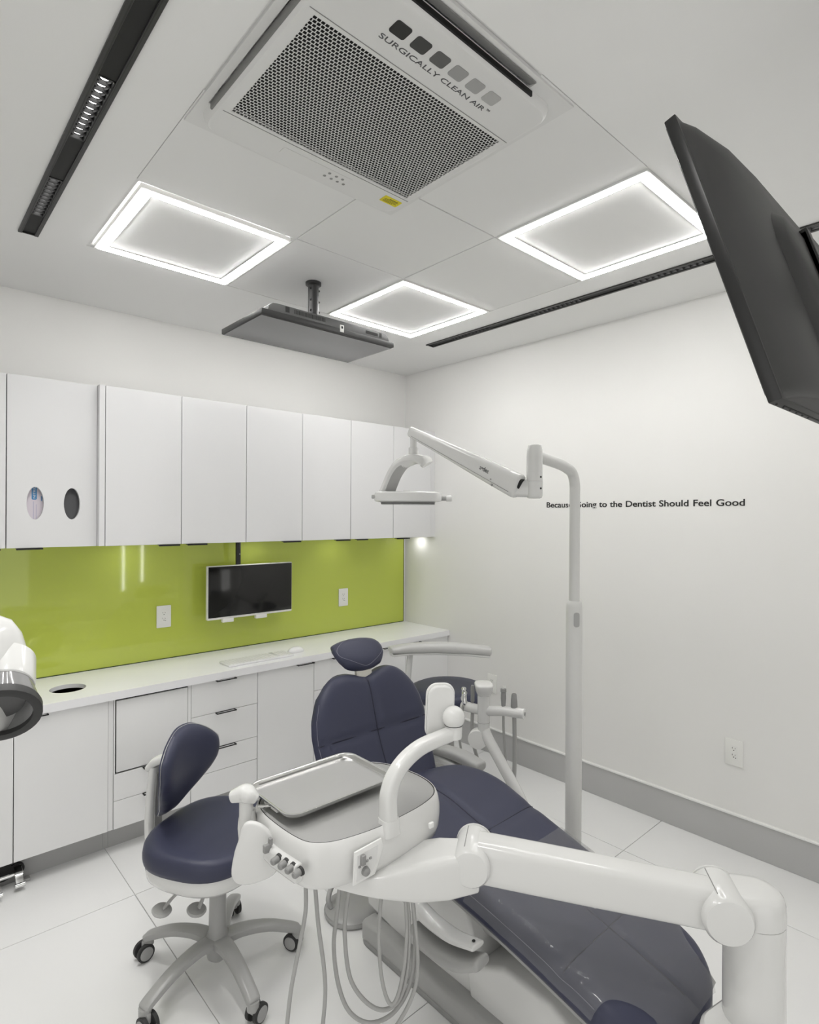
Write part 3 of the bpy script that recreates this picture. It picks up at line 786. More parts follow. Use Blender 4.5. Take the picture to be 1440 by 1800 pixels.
# hanging yoke: flat curved band, head frame aligned with the image
hr = V((.747, -.664, 0)); hf = V((.664, .747, 0)); hc = V((1.757, 1.917, 1.715))
def hp(a, d, z): return hc + hr * a + hf * d + V((0, 0, z))
yk = spline([hp(.062, -.015, .150), hp(.045, -.012, .166), hp(.0, -.01, .170), hp(-.050, -.008, .150), hp(-.082, -.004, .112), hp(-.105, .0, .06), hp(-.122, .0, .015)], 6)
wdr = (hf * .70 + hr * .62).normalized()
obj('yoke', MB().tube(yk, [(.018, .038), (.022, .042), (.015, .042), (.012, .042), (.011, .044)], 20, up=tuple(wdr), p=4.5, rnd=.004), 'white_plastic', t)
iy = yk[10:-2]
obj('yoke_cover', MB().tube([q + hr * .0085 - V((0, 0, .0075)) for q in iy], [(.005, .034)] * len(iy), 12, up=tuple(wdr), p=6), 'grey_plastic', t)
hb = [(-.172, -.055), (-.165, -.075), (-.10, -.085), (-.03, -.095), (.06, -.095), (.115, -.075), (.125, -.04), (.125, .04), (.115, .075), (.06, .095), (-.03, .095), (-.10, .085), (-.165, .075), (-.172, .055)]
hb = [(p.x, p.y) for p in spline([(a, b, 0) for a, b in hb], 3, True)]
rings = []
for sc_, z in ((.90, -.020), (.985, -.018), (1.0, -.010), (1.0, .008), (.98, .018), (.9, .024)):
    rings.append([hp(-.02 + (a + .02) * sc_, b * sc_, z) for a, b in hb])
hd = obj('lamp_head', MB().rings(rings), 'white_plastic', t)
obj('lens_plate', MB().rings([[hp((a) * .8 - .005, b * .85, z) for a, b in hb] for z in (-.018, -.032)]), 'smoke', t)
obj('bezel_ring', MB().rings([[hp((a) * .82 - .005, b * .87, z) for a, b in hb] for z in (-.0195, -.0235)]), 'grey_plastic', t)
obj('side_handle', MB().obox(hp(-.155, -.068, .0), (.058, .012, .017), Matrix((hr, hf, V((0, 0, 1)))).transposed(), .004), 'grey_plastic', hd)
obj('side_handle', MB().tube([hp(.12, -.02, -.004), hp(.155, -.02, -.004)], .011, 12), 'grey_plastic', hd)
obj('handle_knob', MB().tube([hp(.15, -.02, -.004), hp(.168, -.02, -.004)], .014, 12, rnd=.004), 'white_plastic', hd)
obj('head_clip', MB().obox(hp(-.03, -.06, .022), (.03, .05, .012), Matrix((hr, hf, V((0, 0, 1)))).transposed(), .003), 'white_plastic', hd)

# ------------------------------------------------------------------ cushions
def cushion(cen, wid, front_n, th, outline, seams_u=(), seams_v=(), nu=36, nv=36, edge=6.0, back=0.35, depth=.006, sw=.02, side=V((1, 0, 0)), pw=.42, dish=None, bend=None):
    """cen(v) centre of the front skin, wid(v) half width, front_n(v) outward normal; outline(u) -> (v0, v1)"""
    def pos(u, v, sgn):
        v0, v1 = outline(u); vv = v0 + (v1 - v0) * v
        e = max(0.0, (1 - abs(u) ** edge)) * max(0.0, 1 - abs(2 * v - 1) ** (edge * 1.4))
        e = e ** pw
        d = th * (e - 1) if sgn > 0 else -th * (1 + back * e)
        if sgn > 0:
            g = 0
            for s_ in seams_u: g = max(g, math.exp(-((u - s_) / sw) ** 2) * smooth(0, .06, v) )
            for s_ in seams_v: g = max(g, math.exp(-((vv - s_) / sw) ** 2))
            d -= depth * g * min(1, e)
            if dish: d -= dish(u, vv)
        # boundary ring of front and back coincide
        if e < 1e-6: d = -th
        if bend: d += bend(u, vv)
        return cen(vv) + side * (u * wid(vv)) + front_n(vv) * d
    us = [math.sin((i / nu - .5) * math.pi) * .5 + (i / nu - .5) for i in range(nu + 1)]; us = [u / abs(us[-1]) for u in us]
    vs_ = [.5 - .5 * math.cos(i / nv * math.pi) for i in range(nv + 1)]; vs_ = [.5 * a + .5 * i / nv for i, a in enumerate(vs_)]
    m = MB(); fs = []
    V1 = [pos(u, v, 1) for v in vs_ for u in us]; n = nu + 1
    for i in range(nv):
        for j in range(nu):
            a = i * n + j; fs.append((a, a + 1, a + 1 + n, a + n))
    V2 = []; idx = {}
    for i, v in enumerate(vs_):
        for j, u in enumerate(us):
            if i in (0, nv) or j in (0, nu): idx[i, j] = i * n + j
            else: idx[i, j] = len(V1) + len(V2); V2.append(pos(u, v, -1))
    for i in range(nv):
        for j in range(nu):
            fs.append((idx[i, j], idx[i + 1, j], idx[i + 1, j + 1], idx[i, j + 1]))
    m.add(V1 + V2, fs)
    return m, pos

def curve1(pts, k=10):
    sp_ = spline(pts, k)
    L = [0]
    for a, b in zip(sp_, sp_[1:]): L.append(L[-1] + (b - a).length)
    tot = L[-1]
    def f(t):
        d = max(0, min(1, t)) * tot
        for i in range(len(L) - 1):
            if L[i + 1] >= d - 1e-9:
                q = (d - L[i]) / max(1e-9, L[i + 1] - L[i]); return sp_[i].lerp(sp_[i + 1], q)
        return sp_[-1]
    return f, tot

# ------------------------------------------------------------------ dental chair
XC = 1.588
ch = thing('dental_chair', 'navy blue leather dental chair with a white base and clear foot cover', 'dental chair', (XC, 1.2, 0))
# backrest
bc, bl = curve1([(XC, 1.775, .455), (XC, 1.825, .50), (XC, 1.885, .59), (XC, 1.945, .734), (XC, 1.985, .85), (XC, 2.022, .965)])
def norm_of(f, sgn=1):
    def g(v):
        d = (f(min(1, v + .02)) - f(max(0, v - .02))).normalized()
        n = V((1, 0, 0)).cross(d); n.normalize()
        return n * sgn
    return g
bn = norm_of(bc)
bw = lambda v: lerp_list([.235, .262, .280, .293, .302, .306, .306, .296, .272, .240, .212], v)
def bout(u):
    top_ = lerp_list([.938, .945, .960, .971, .980, .984, .985, .980, .962, .925, .845], abs(u))
    return (0.0 + .05 * abs(u) ** 3, top_)
m, bpos = cushion(bc, bw, bn, .055, bout, seams_u=(0,), seams_v=(.535,), depth=.010, sw=.022, dish=lambda u, v: .010 * (1 - u * u) * (1 - abs(2 * v - 1)))
bk = obj('backrest', m, 'navy', ch, angle=60)
def seam_tube(pos, uv, r=.0022, lift=.001, n=30):
    pts = [pos(u, v, 1) for u, v in uv]
    return MB().tube(pts, r, 6)
obj('backrest_seam', seam_tube(bpos, [(0, .06 + .9 * i / 40) for i in range(41)], .003), 'navy_seam', bk)
def v_of(pos_out, u, vv):
    v0, v1 = pos_out(u); return (vv - v0) / (v1 - v0)
obj('backrest_seam', seam_tube(bpos, [(-.95 + 1.9 * i / 40, v_of(bout, -.95 + 1.9 * i / 40, .535)) for i in range(41)], .003), 'navy_seam', bk)
for sg in (-1, 1):
    obj('edge_stitching', seam_tube(bpos, [(sg * .965, .06 + .86 * i / 40) for i in range(41)], .0009), 'stitch', bk)
# back shell
m2, _ = cushion(lambda v: bc(v) - bn(v) * .088, lambda v: bw(v) * .96, lambda v: -bn(v), .03, bout, depth=0)
obj('back_shell', m2, 'grey_plastic', ch, angle=60)
# headrest neck and pad
obj('headrest_neck', MB().tube(spline([(XC, 2.05, .86), (XC, 2.058, .93), (XC, 2.075, .985), (XC, 2.10, 1.02)], 5), (.044, .012), 14, up=(0, -1, .3), p=4), 'beige', ch)
hc0 = V((XC + .004, 2.072, 1.040)); hn = V((.0, -.66, .75)).normalized(); hv = V((0, .75, .66)).normalized()
hcen = lambda v: hc0 + hv * (v - .5) * .165 - hn * (.020 * (2 * v - 1) ** 2)
m, hpos = cushion(hcen, lambda v: lerp_list([.072, .105, .124, .132, .132, .122, .10], v), lambda v: hn, .040,
                  lambda u: (0 + .10 * abs(u) ** 2.5, 1 - .10 * abs(u) ** 2.5), edge=3.2, pw=.40, dish=lambda u, v: .008 * (1 - u * u) * (1 - (2 * v - 1) ** 2))
hd_ = obj('headrest', m, 'navy', ch, angle=60)
ring = [(math.sin(a) * .9 if True else 0, .5 - .455 * math.cos(a)) for a in [i / 60 * 2 * math.pi for i in range(61)]]
obj('edge_stitching', seam_tube(hpos, [(max(-.93, min(.93, 1.05 * u)), v) for u, v in ring], .0009), 'stitch', hd_)
# seat and leg cushion
sc_f, sl_ = curve1([(XC, 1.80, .575), (XC, 1.66, .588), (XC, 1.515, .583), (XC, 1.36, .545), (XC, 1.1, .485), (XC, .88, .431), (XC, .70, .382), (XC, .585, .352)])
sn = norm_of(sc_f, -1)
if sn(.5).z < 0: sn = norm_of(sc_f, 1)
swid = lambda v: lerp_list([.215, .262, .285, .290, .283, .272, .262, .255, .250, .246, .242, .236], v)
def sout(u): return (0 + .06 * abs(u) ** 3, 1 - .10 * abs(u) ** 2.6 )
m, spos = cushion(sc_f, swid, sn, .072, sout, seams_u=(0,), seams_v=(.385, .765), nv=60, depth=.008, sw=.02, edge=9, pw=.34, dish=lambda u, v: .015 * (1 - u * u) * math.exp(-((v - .28) / .2) ** 2))
se = obj('seat_cushion', m, 'navy', ch, angle=60)
obj('seat_seam', seam_tube(spos, [(0, .05 + .9 * i / 50) for i in range(51)], .0024), 'navy_seam', se)
for sv in (.385, .765):
    obj('seat_seam', seam_tube(spos, [(-.94 + 1.88 * i / 40, v_of(sout, -.94 + 1.88 * i / 40, sv)) for i in range(41)], .0024), 'navy_seam', se)
for sg in (-1, 1):
    obj('edge_stitching', seam_tube(spos, [(sg * .975, .05 + .88 * i / 60) for i in range(61)], .0009), 'stitch', se)
# clear plastic cover over the leg end, leaving rounded toe corners bare
def cov(u, vv):
    f_ = lambda a, b: spos(a, max(.002, min(.998, v_of(sout, a, b))), 1)
    p = f_(u, vv); h = .012
    a = f_(min(1, u + h), vv) - f_(max(-1, u - h), vv); b = f_(u, min(.995, vv + h)) - f_(u, vv - h)
    n = a.cross(b); n = n if n.z > 0 or abs(u) > .97 else -n
    n = n.normalized() if n.length > 1e-9 else V((math.copysign(1, u), 0, 0))
    if n.z < 0: n = -n
    if abs(u) > .975: n = (n + V((math.copysign(2, u), 0, 0))).normalized()
    w = .0036 + .0045 * smooth(.70, .90, abs(u)) + .0014 * math.sin(vv * 37 + u * 5) * math.sin(u * 9 + vv * 11)
    return p + n * w
def cov_end(u):
    x = (abs(u) - 1.04) / .46
    return min(sout(u)[1] - .004, .982 if abs(x) >= 1 else .975 - .125 * math.sqrt(1 - x * x))
nu, nv = 60, 60; m = MB(); vsx = []; fs = []
for i in range(nv + 1):
    for j in range(nu + 1):
        u = math.sin((-1 + 2 * j / nu) * math.pi / 2) * .35 + (-1 + 2 * j / nu) * .648
        vsx.append(cov(u, .50 + (cov_end(u) - .50) * i / nv))
for i in range(nv):
    for j in range(nu):
        a = i * (nu + 1) + j; fs.append((a, a + 1, a + nu + 2, a + nu + 1))
m.add(vsx, fs)
obj('clear_cover', m, 'cover_clear', ch, label='clear plastic sheet over the leg end', angle=60)
# under-seat shell
rings = []
for i in range(17):
    v = .03 + .94 * i / 16; p = sc_f(v); n = sn(v); w = swid(v)
    dp_ = .055 if i not in (0, 16) else .03
    k2 = .88 if i not in (0, 16) else .7
    rings.append([p - n * .066 + V((-w * .97 * k2 / .88, 0, 0)), p - n * .066 + V((w * .97 * k2 / .88, 0, 0)), p - n * (.066 + dp_) + V((w * k2, 0, 0)), p - n * (.066 + dp_ + .012) + V((w * .6, 0, 0)), p - n * (.066 + dp_ + .012) + V((-w * .6, 0, 0)), p - n * (.066 + dp_) + V((-w * k2, 0, 0))])
obj('seat_shell', MB().rings(rings), 'grey_plastic', ch)
# base plate, lift cover
obj('base_plate', MB().prism(rrect(XC - .235, XC + .235, .64, 1.78, .05), (0, 0, .0005), (1, 0, 0), (0, 1, 0), .022, .004), 'mid_grey', ch)
obj('base_rail', MB().tube([(XC - .195, 1.75, .048), (XC - .195, 1.30, .048), (XC - .195, 1.02, .040)], (.04, .042), 14, up=(0, 0, 1), p=4, rnd=.012), 'base_metal', ch)
obj('base_rail', MB().tube([(XC + .195, 1.75, .048), (XC + .195, 1.02, .040)], (.04, .042), 14, up=(0, 0, 1), p=4, rnd=.012), 'base_metal', ch)
# rear lift housing: side profile extruded across the chair
def side_prism(prof, x0, x1, bev=.012):
    return MB().prism([(a, b) for a, b in prof], (x0, 0, 0), (0, 1, 0), (0, 0, 1), x1 - x0, bev, 3)
obj('lift_cover', side_prism([(1.80, .10), (1.83, .30), (1.74, .455), (1.50, .47), (1.28, .36), (1.23, .20), (1.255, .06), (1.45, .065), (1.62, .075)], XC - .175, XC + .175, .015), 'white_plastic', ch)
obj('front_cover', side_prism([(1.25, .045), (1.27, .17), (1.12, .25), (.95, .245), (.72, .15), (.62, .08), (.62, .03), (.9, .03)], XC - .185, XC + .185, .018), 'white_plastic', ch)
obj('lift_column', MB().box(XC - .12, XC + .12, 1.15, 1.75, .25, .50, .02), 'grey_plastic', ch)
obj('leg_support', side_prism([(1.25, .33), (1.30, .455), (.70, .325), (.66, .30), (.80, .25), (1.05, .25)], XC - .13, XC + .13, .015), 'grey_plastic', ch)
obj('bellows', MB().lathe([(.05 + .006 * (q % 2), .012 * q) for q in range(10)], (XC - .03, .66, .05), n=20), 'mid_grey', ch)
# armrests: curved white arms with grey pads
la = spline([(XC - .27, 1.70, .52), (XC - .315, 1.56, .47), (XC - .325, 1.43, .425), (XC - .328, 1.32, .385), (XC - .328, 1.20, .378), (XC - .328, 1.095, .402)], 7)
ar = obj('armrest_arm', MB().tube(la, [(.030, .040), (.030, .036), (.028, .028), (.026, .020), (.028, .012), (.026, .008)], 16, up=(0, 0, 1), p=3.2, rnd=.005), 'white_plastic', ch)
obj('armrest_hole', MB().lathe([(.005, 0), (.005, .0015)], (XC - .328, 1.108, .409), (0, .1, 1), 12), 'dark_slot', ar)
obj('armrest_pad', MB().tube(spline([(XC - .335, 1.345, .325), (XC - .342, 1.25, .322), (XC - .342, 1.15, .338), (XC - .336, 1.075, .370)], 6), [(.022, .016), (.036, .020), (.040, .020), (.034, .014)], 18, up=(0, 0, 1), p=3.5, rnd=.010), 'grey_plastic', ar)
ra = spline([(XC + .26, 1.80, .50), (XC + .33, 1.98, .50), (XC + .36, 1.92, .53), (XC + .36, 1.80, .515), (XC + .355, 1.70, .47)], 7)
ra = spline([(XC + .20, 1.86, .46), (XC + .30, 1.97, .485), (XC + .355, 1.93, .495), (XC + .365, 1.82, .475), (XC + .35, 1.70, .43), (XC + .32, 1.58, .36)], 7)
ar2 = obj('armrest_arm', MB().tube(ra, [(.024, .03), (.026, .028), (.026, .022), (.026, .024), (.024, .028)], 14, up=(0, 0, 1), p=3.2), 'white_plastic', ch)
obj('armrest_pad', MB().tube(spline([(XC + .335, 2.03, .500), (XC + .36, 1.93, .527), (XC + .368, 1.80, .535), (XC + .36, 1.685, .528)], 7), [(.030, .016), (.038, .022), (.040, .024), (.036, .022)], 18, up=(0, 0, 1), p=3.0, rnd=.012), 'grey_plastic', ar2)
obj('side_link', MB().tube([(XC + .18, 1.45, .20), (XC + .34, 1.55, .33), (XC + .36, 1.68, .45)], (.012, .014), 12), 'base_metal', ch)
obj('side_link', MB().tube([(XC + .20, 1.40, .20), (XC + .375, 1.52, .33), (XC + .395, 1.66, .46)], (.012, .014), 12), 'base_metal', ch)

# ------------------------------------------------------------------ assistant's suction holder
t = thing('suction_holder', 'white assistant suction holder with a cross bar and angled arm', 'suction holder', (1.95, 1.45, 0))
obj('floor_foot', MB().lathe([(.07, .001), (.07, .02), (.03, .03), (.03, .10)], (2.045, 1.50, 0), n=20), 'base_metal', t)
obj('angled_arm', MB().tube(spline([(2.045, 1.50, .09), (2.10, 1.50, .20), (2.112, 1.575, .35), (2.112, 1.69, .49), (2.112, 1.775, .585), (2.112, 1.80, .63)], 6), [(.026, .026)] * 31, 16), 'white_plastic', t)
obj('elbow_disc', MB().lathe([(.004, -.012), (.043, -.012), (.046, -.006), (.046, .03), (.040, .034)], (2.085, 1.815, .575), (.664, .40, 0), 24), 'white_plastic_matt', t)
obj('upright', MB().tube([(2.110, 1.80, .60), (2.110, 1.80, .66), (2.110, 1.80, .795)], [(.026, .026), (.029, .029), (.030, .030)], 22), 'white_plastic', t)
obj('upright_ring', MB().lathe([(.0295, .0), (.0295, .0015)], (2.110, 1.80, .655), n=22), 'mid_grey', t)
obj('upright_cap', MB().tube([(2.110, 1.80, .79), (2.110, 1.80, .802), (2.110, 1.80, .832)], [(.032, .032), (.046, .038), (.056, .044)], 24, up=tuple(hr), p=3.2, rnd=.008), 'white_plastic', t)
b0, b1 = V((2.105, 1.955, .690)), V((2.160, 1.600, .728))
b0 = V((2.112, 1.93, .700)); b1 = V((2.168, 1.612, .729))
obj('cross_bar', MB().tube([b0, V((2.112, 1.80, .708)), V((2.14, 1.70, .727)), b1], .0235, 18, rnd=.005), 'white_plastic', t)
obj('bar_end', MB().lathe([(.008, 0), (.008, .002)], b1 + (b1 - b0).normalized() * .0055, tuple((b1 - b0).normalized()), 12), 'mid_grey', t)
def wand(base, h, prof, nm, mt='mid_grey', lab=None):
    w_ = obj(nm, MB().lathe(prof, base, (0.02, .02, 1), 14), mt, t)
    return w_
w1 = wand((2.138, 1.704, .735), .09, [(.008, 0), (.0085, .01), (.0105, .02), (.0125, .05), (.0115, .078), (.014, .080), (.0135, .094), (.006, .095)], 'suction_wand')
obj('wand_tip', MB().tube([(2.134, 1.704, .826), (2.133, 1.703, .845)], .0022, 6).tube([(2.145, 1.702, .826), (2.146, 1.702, .842)], .0022, 6), 'white_bezel', w1)
w2 = wand((2.157, 1.657, .735), .08, [(.0135, 0), (.0135, .012), (.0155, .014), (.0145, .045), (.0115, .074), (.009, .078), (.006, .07)], 'suction_wand')
w3 = wand((2.115, 1.875, .70), .1, [(.006, 0), (.006, .03), (.0095, .035), (.009, .10), (.007, .112)], 'suction_wand')
for q, (dx, dy, dz) in enumerate(((-.012, .03, 0), (.004, .05, .012))):
    w4 = wand((2.108 + dx, 1.88 + dy, .715 + dz), .08, [(.013, 0), (.015, .012), (.011, .022), (.010, .05), (.013, .054), (.011, .062)], 'valve_body', 'chrome')
for pth, r_ in (([(2.138, 1.704, .735), (2.140, 1.703, .62), (2.146, 1.69, .45), (2.148, 1.672, .33), (2.13, 1.64, .27)], .006),
                ([(2.157, 1.657, .735), (2.160, 1.655, .60), (2.158, 1.655, .45), (2.145, 1.66, .30), (2.12, 1.63, .22)], .0098),
                ([(2.115, 1.875, .70), (2.113, 1.875, .60), (2.118, 1.868, .52), (2.135, 1.83, .40), (2.15, 1.78, .30), (2.14, 1.70, .22)], .0085),
                ([(2.085, 1.91, .71), (2.075, 1.925, .62), (2.078, 1.915, .50), (2.10, 1.87, .36), (2.10, 1.75, .24)], .006)):
    obj('suction_hose', MB().tube(spline(pth, 6), r_, 10), 'hose', t)

# ------------------------------------------------------------------ delivery unit: post, arm, head
t = thing('delivery_unit', 'white dental delivery unit with tray head, jointed arm and hanging hoses', 'delivery unit', (1.59, .49, 0))
QX, QY = 1.592, .486
ad2 = V((.59, -.807, 0)).normalized(); pd2 = V((.807, .59, 0)).normalized()
obj('post', MB().lathe([(.0685, .40), (.0685, .65)], (QX, QY, 0), n=32), 'white_plastic', t)
obj('post_ring', MB().lathe([(.0677, .6485), (.0677, .6525)], (QX, QY, 0), n=32).lathe([(.0677, .3975), (.0677, .4025)], (QX, QY, 0), n=32), 'mid_grey', t)
rings = []
for z, k2 in ((.6515, 1.0), (.672, 1.0), (.694, .985), (.708, .93), (.717, .80), (.720, .55)):
    ring = []
    for j in range(40):
        a = 2 * math.pi * j / 40; x, y = math.cos(a), math.sin(a)
        ring.append(V((QX, QY, z)) - ad2 * (x * .0685 * k2 + (.045 if x > 0 else 0)) + pd2 * (y * .0685 * k2))
    rings.append(ring)
obj('post_head', MB().rings(rings), 'white_plastic', t)
rings = []
for z, k2 in ((.03, .95), (.10, 1.0), (.30, 1.0), (.375, 1.0), (.392, .96), (.400, .85)):
    ring = []
    for j in range(40):
        a = 2 * math.pi * j / 40; x, y = math.cos(a), math.sin(a)
        ring.append(V((QX - .005, QY, z)) + V((-.62, .12, 0)) * (.115 if x > 0 else 0) + V((-.98, .19, 0)) * (x * .080 * k2) + V((.19, .98, 0)) * (y * .080 * k2))
    rings.append(ring)
obj('post_base', MB().rings(rings), 'white_plastic', t)
obj('floor_plate', MB().lathe([(.13, .0), (.13, .012), (.09, .03)], (QX, QY, .0005), n=32), 'mid_grey', t)
h0 = V((1.168, 1.032, .724)); h1 = V((1.528, .540, .677))
def hinge(cn, r, half):
    n_ = pd2; prof = [(r - .016, -half - .008), (r - .006, -half - .006), (r, -half + .002), (r, half - .004), (r - .005, half)]
    return MB().lathe(prof, cn, tuple(n_), 32)
obj('arm_hinge', hinge(h0, .0505, .062), 'white_plastic', t)
obj('arm_hinge', hinge(h1, .0575, .064), 'white_plastic', t)
obj('hinge_cap', MB().lathe([(.048, 0), (.0515, .002), (.0515, .007), (.046, .009)], h0 + pd2 * .060, tuple(pd2), 32), 'white_plastic', t)
obj('hinge_cap', MB().lathe([(.054, 0), (.0585, .002), (.0585, .007), (.052, .009)], h1 + pd2 * .062, tuple(pd2), 32), 'white_plastic', t)
for hh, rr_ in ((h0, .0506), (h1, .0576)):
    obj('hinge_line', MB().tube([hh - ad2 * (rr_ * .35) + V((0, 0, rr_ * .936)) + pd2 * q for q in (-.045, .0, .058)], .0012, 6), 'mid_grey', t)
adir = (h1 - h0)
arm = obj('main_arm', MB().tube([h0 + adir * q for q in (0.02, .25, .5, .75, .98)], [(.046, .056), (.046, .056), (.046, .055), (.046, .053), (.046, .052)], 28, up=(0, 0, 1), p=4.2), 'white_plastic', t)
# forearm under the head
fa0 = h0 + V((-.01, .0, -.012)); fa1 = V((.90, 1.20, .716))
obj('forearm', MB().tube(spline([h0 + V((.0, .0, -.026)), V((1.10, 1.075, .698)), V((1.03, 1.120, .698)), V((.94, 1.165, .706)), V((.87, 1.205, .714)), V((.84, 1.225, .716))], 5), [(.048, .052), (.060, .056), (.066, .050), (.062, .030), (.048, .014), (.03, .009)], 32, up=(0, 0, 1), p=7, rnd=.006), 'white_plastic', t)
# head
pl = [(.746, 1.40), (.743, 1.32), (.748, 1.245), (.762, 1.196), (.80, 1.164), (.86, 1.147), (.935, 1.138), (1.01, 1.140), (1.09, 1.148), (1.155, 1.168), (1.192, 1.205), (1.208, 1.26), (1.207, 1.33), (1.185, 1.42), (1.13, 1.475), (1.03, 1.492), (.90, 1.495), (.81, 1.49), (.765, 1.46)]
pl = [(p.x, p.y) for p in spline([(a, b, 0) for a, b in pl], 4, True)]
hcx, hcy = .975, 1.318
def hring(k2, z, dy=0):
    return [V((hcx + (a - hcx) * (1 + (k2 - 1) * .62 * 1.1), hcy + (b - hcy) * k2 + dy, z)) for a, b in pl]
obj('head_body', MB().rings([hring(.80, .722), hring(.96, .724), hring(1.02, .732), hring(1.055, .752), hring(1.07, .785), hring(1.065, .808), hring(1.045, .827), hring(1.02, .838), hring(1.0, .842), hring(.985, .839)], True, False), 'white_plastic', t)
obj('rubber_mat', MB().rings([hring(.984, .838), hring(.984, .8395), hring(.97, .8405)]), 'mat_grey', t)
obj('mat_edge', MB().tube([p + V((0, 0, .0005)) for p in hring(.987, .8395)] + [hring(.987, .8400)[0]], .0016, 6, cap=False), 'dark_slot', t)
# control recess on the front of the head
cpz = [(.838, .739), (.842, .818), (.925, .823), (.932, .800), (.905, .741)]
cf = obj('control_panel', MB().prism([(a, b) for a, b in cpz], (0, 1.1265, 0), (1, 0, 0), (0, 0, 1), .006, .002), 'white_plastic_matt', t)
obj('panel_recess', MB().prism([(.846, .746), (.849, .808), (.913, .812), (.908, .77), (.89, .747)], (0, 1.1207, 0), (1, 0, 0), (0, 0, 1), .0012), 'unit_white', cf)
obj('toggle', MB().obox((.863, 1.116, .795), (.012, .012, .024), None, .002), 'mid_grey', cf)
obj('selector_knob', MB().lathe([(.0115, 0), (.010, .010), (.006, .013)], (.872, 1.1200, .764), (-.1, -1, 0), 14), 'mid_grey', cf)
for q, (x, z) in enumerate(((.855, .780), (.878, .786), (.888, .789))):
    obj('switch', MB().obox((x, 1.1185, z), (.007, .004, .005), None, .001), 'mid_grey', cf)
obj('side_step', MB().box(1.085, 1.10, 1.111, 1.118, .792, .806, .001), 'white_plastic_matt', t)
# handpiece holders on the narrow side of the head
hb_ = obj('holder_bar', MB().tube([(.733, 1.405, .775), (.727, 1.30, .775), (.735, 1.205, .775)], (.014, .024), 14, up=(0, 0, 1), p=3.5, rnd=.006), 'white_plastic', t)
for q, y in enumerate((1.266, 1.238, 1.212, 1.186)):
    x = .718 + .004 * q
    obj('holder_ring', MB().lathe([(.0115, 0), (.0105, .004), (.0105, .006)], (x + .004, y, .790), (-1, -.15, -.1), 14), 'rubber', hb_)
    obj('holder_cap', MB().lathe([(.0085, .002), (.0085, .018), (.006, .021)], (x, y, .790), (-1, -.15, -.1), 14), 'mid_grey', hb_)
obj('holder_cap', MB().obox((.712, 1.312, .797), (.020, .012, .020), None, .002), 'mid_grey', hb_)
obj('holder_cap', MB().obox((.720, 1.311, .812), (.008, .012, .016), None, .001), 'mid_grey', hb_)
# tray support at the side
obj('tray_support', MB().tube(spline([(.745, 1.40, .735), (.728, 1.425, .755), (.722, 1.437, .80), (.722, 1.440, .842)], 5), [(.030, .012), (.030, .014), (.026, .020), (.019, .019)], 18, up=(-.6, -.7, 0), p=3), 'white_plastic', t)
fl_ = [(p.x, p.y) for p in spline([(-.052, -.092, 0), (-.030, -.112, 0), (.02, -.104, 0), (.062, -.078, 0), (.066, -.03, 0), (.045, .02, 0), (.01, .045, 0), (-.022, .042, 0), (-.036, .0, 0), (-.050, -.05, 0)], 4, True)]
obj('tray_flap', MB().prism(fl_, V((.706, 1.372, .800)), V((.747, -.664, 0)), V((0, 0, 1)), .018, .006, 3), 'white_plastic', t)
obj('tray_post', MB().lathe([(.0185, .800), (.0185, .872)], (.716, 1.435, 0), n=20), 'white_plastic', t)
tk = obj('tray_knuckle', MB().tube(spline([(.690, 1.457, .882), (.712, 1.438, .890), (.722, 1.426, .886), (.732, 1.418, .878)], 5), [(.018, .016), (.026, .022), (.025, .020), (.016, .014)], 16, up=(0, 0, 1), p=2.6, rnd=.008), 'white_plastic', t)
obj('tray_pin', MB().tube([(.735, 1.408, .858), (.80, 1.380, .8500)], .0045, 10), 'chrome', tk)
obj('tray_bar', MB().box(.765, 1.09, 1.36, 1.43, .848, .8555, .002), 'white_plastic_matt', t)
# grab handle arch and touch-pad mount
hp_ = spline([(.966, 1.142, .835), (.964, 1.142, .875), (.966, 1.142, .915), (.985, 1.143, .953), (1.025, 1.146, .982), (1.085, 1.150, 1.000), (1.150, 1.145, 1.008), (1.192, 1.140, 1.012)], 6)
obj('handle_arch', MB().tube(hp_, [(.021, .022), (.020, .021), (.019, .020), (.019, .0195), (.019, .019)], 20, up=(0, 1, 0), p=3.4, rnd=.004), 'white_plastic', t)
obj('handle_foot', MB().tube([(.966, 1.142, .812), (.966, 1.142, .852)], [(.028, .024), (.023, .023)], 20, up=(0, 1, 0), p=3.6), 'white_plastic', t)
obj('mount_collar', MB().lathe([(.0235, 1.000), (.0245, 1.006), (.0245, 1.034), (.0225, 1.040)], (1.203, 1.138, 0), n=24), 'white_plastic', t)
obj('mount_ball', MB().lathe([(.0325 * math.cos(a), 1.058 + .0325 * math.sin(a)) for a in [R(-80 + 160 * i / 12) for i in range(13)]], (1.202, 1.137, 0), n=24), 'white_plastic', t)
obj('ball_joint', MB().lathe([(.0262, 1.0365), (.0268, 1.0385), (.0255, 1.0405)], (1.2025, 1.1375, 0), n=24), 'dark_slot', t)
pn = V((-.62, -.785, 0)); pu_ = V((.785, -.62, 0))
obj('touchpad', MB().prism(rrect(-.039, .039, -.075, .080, .030, 8), V((1.195, 1.185, 1.062)), pu_, V((.05, .0, 1)), .022, .006, 3), 'white_plastic', t)
obj('touchpad_rim', MB().prism(rrect(-.042, .042, -.078, .083, .032, 8), V((1.202, 1.194, 1.062)), pu_, V((.05, .0, 1)), .010, .003, 2), 'white_plastic_matt', t)
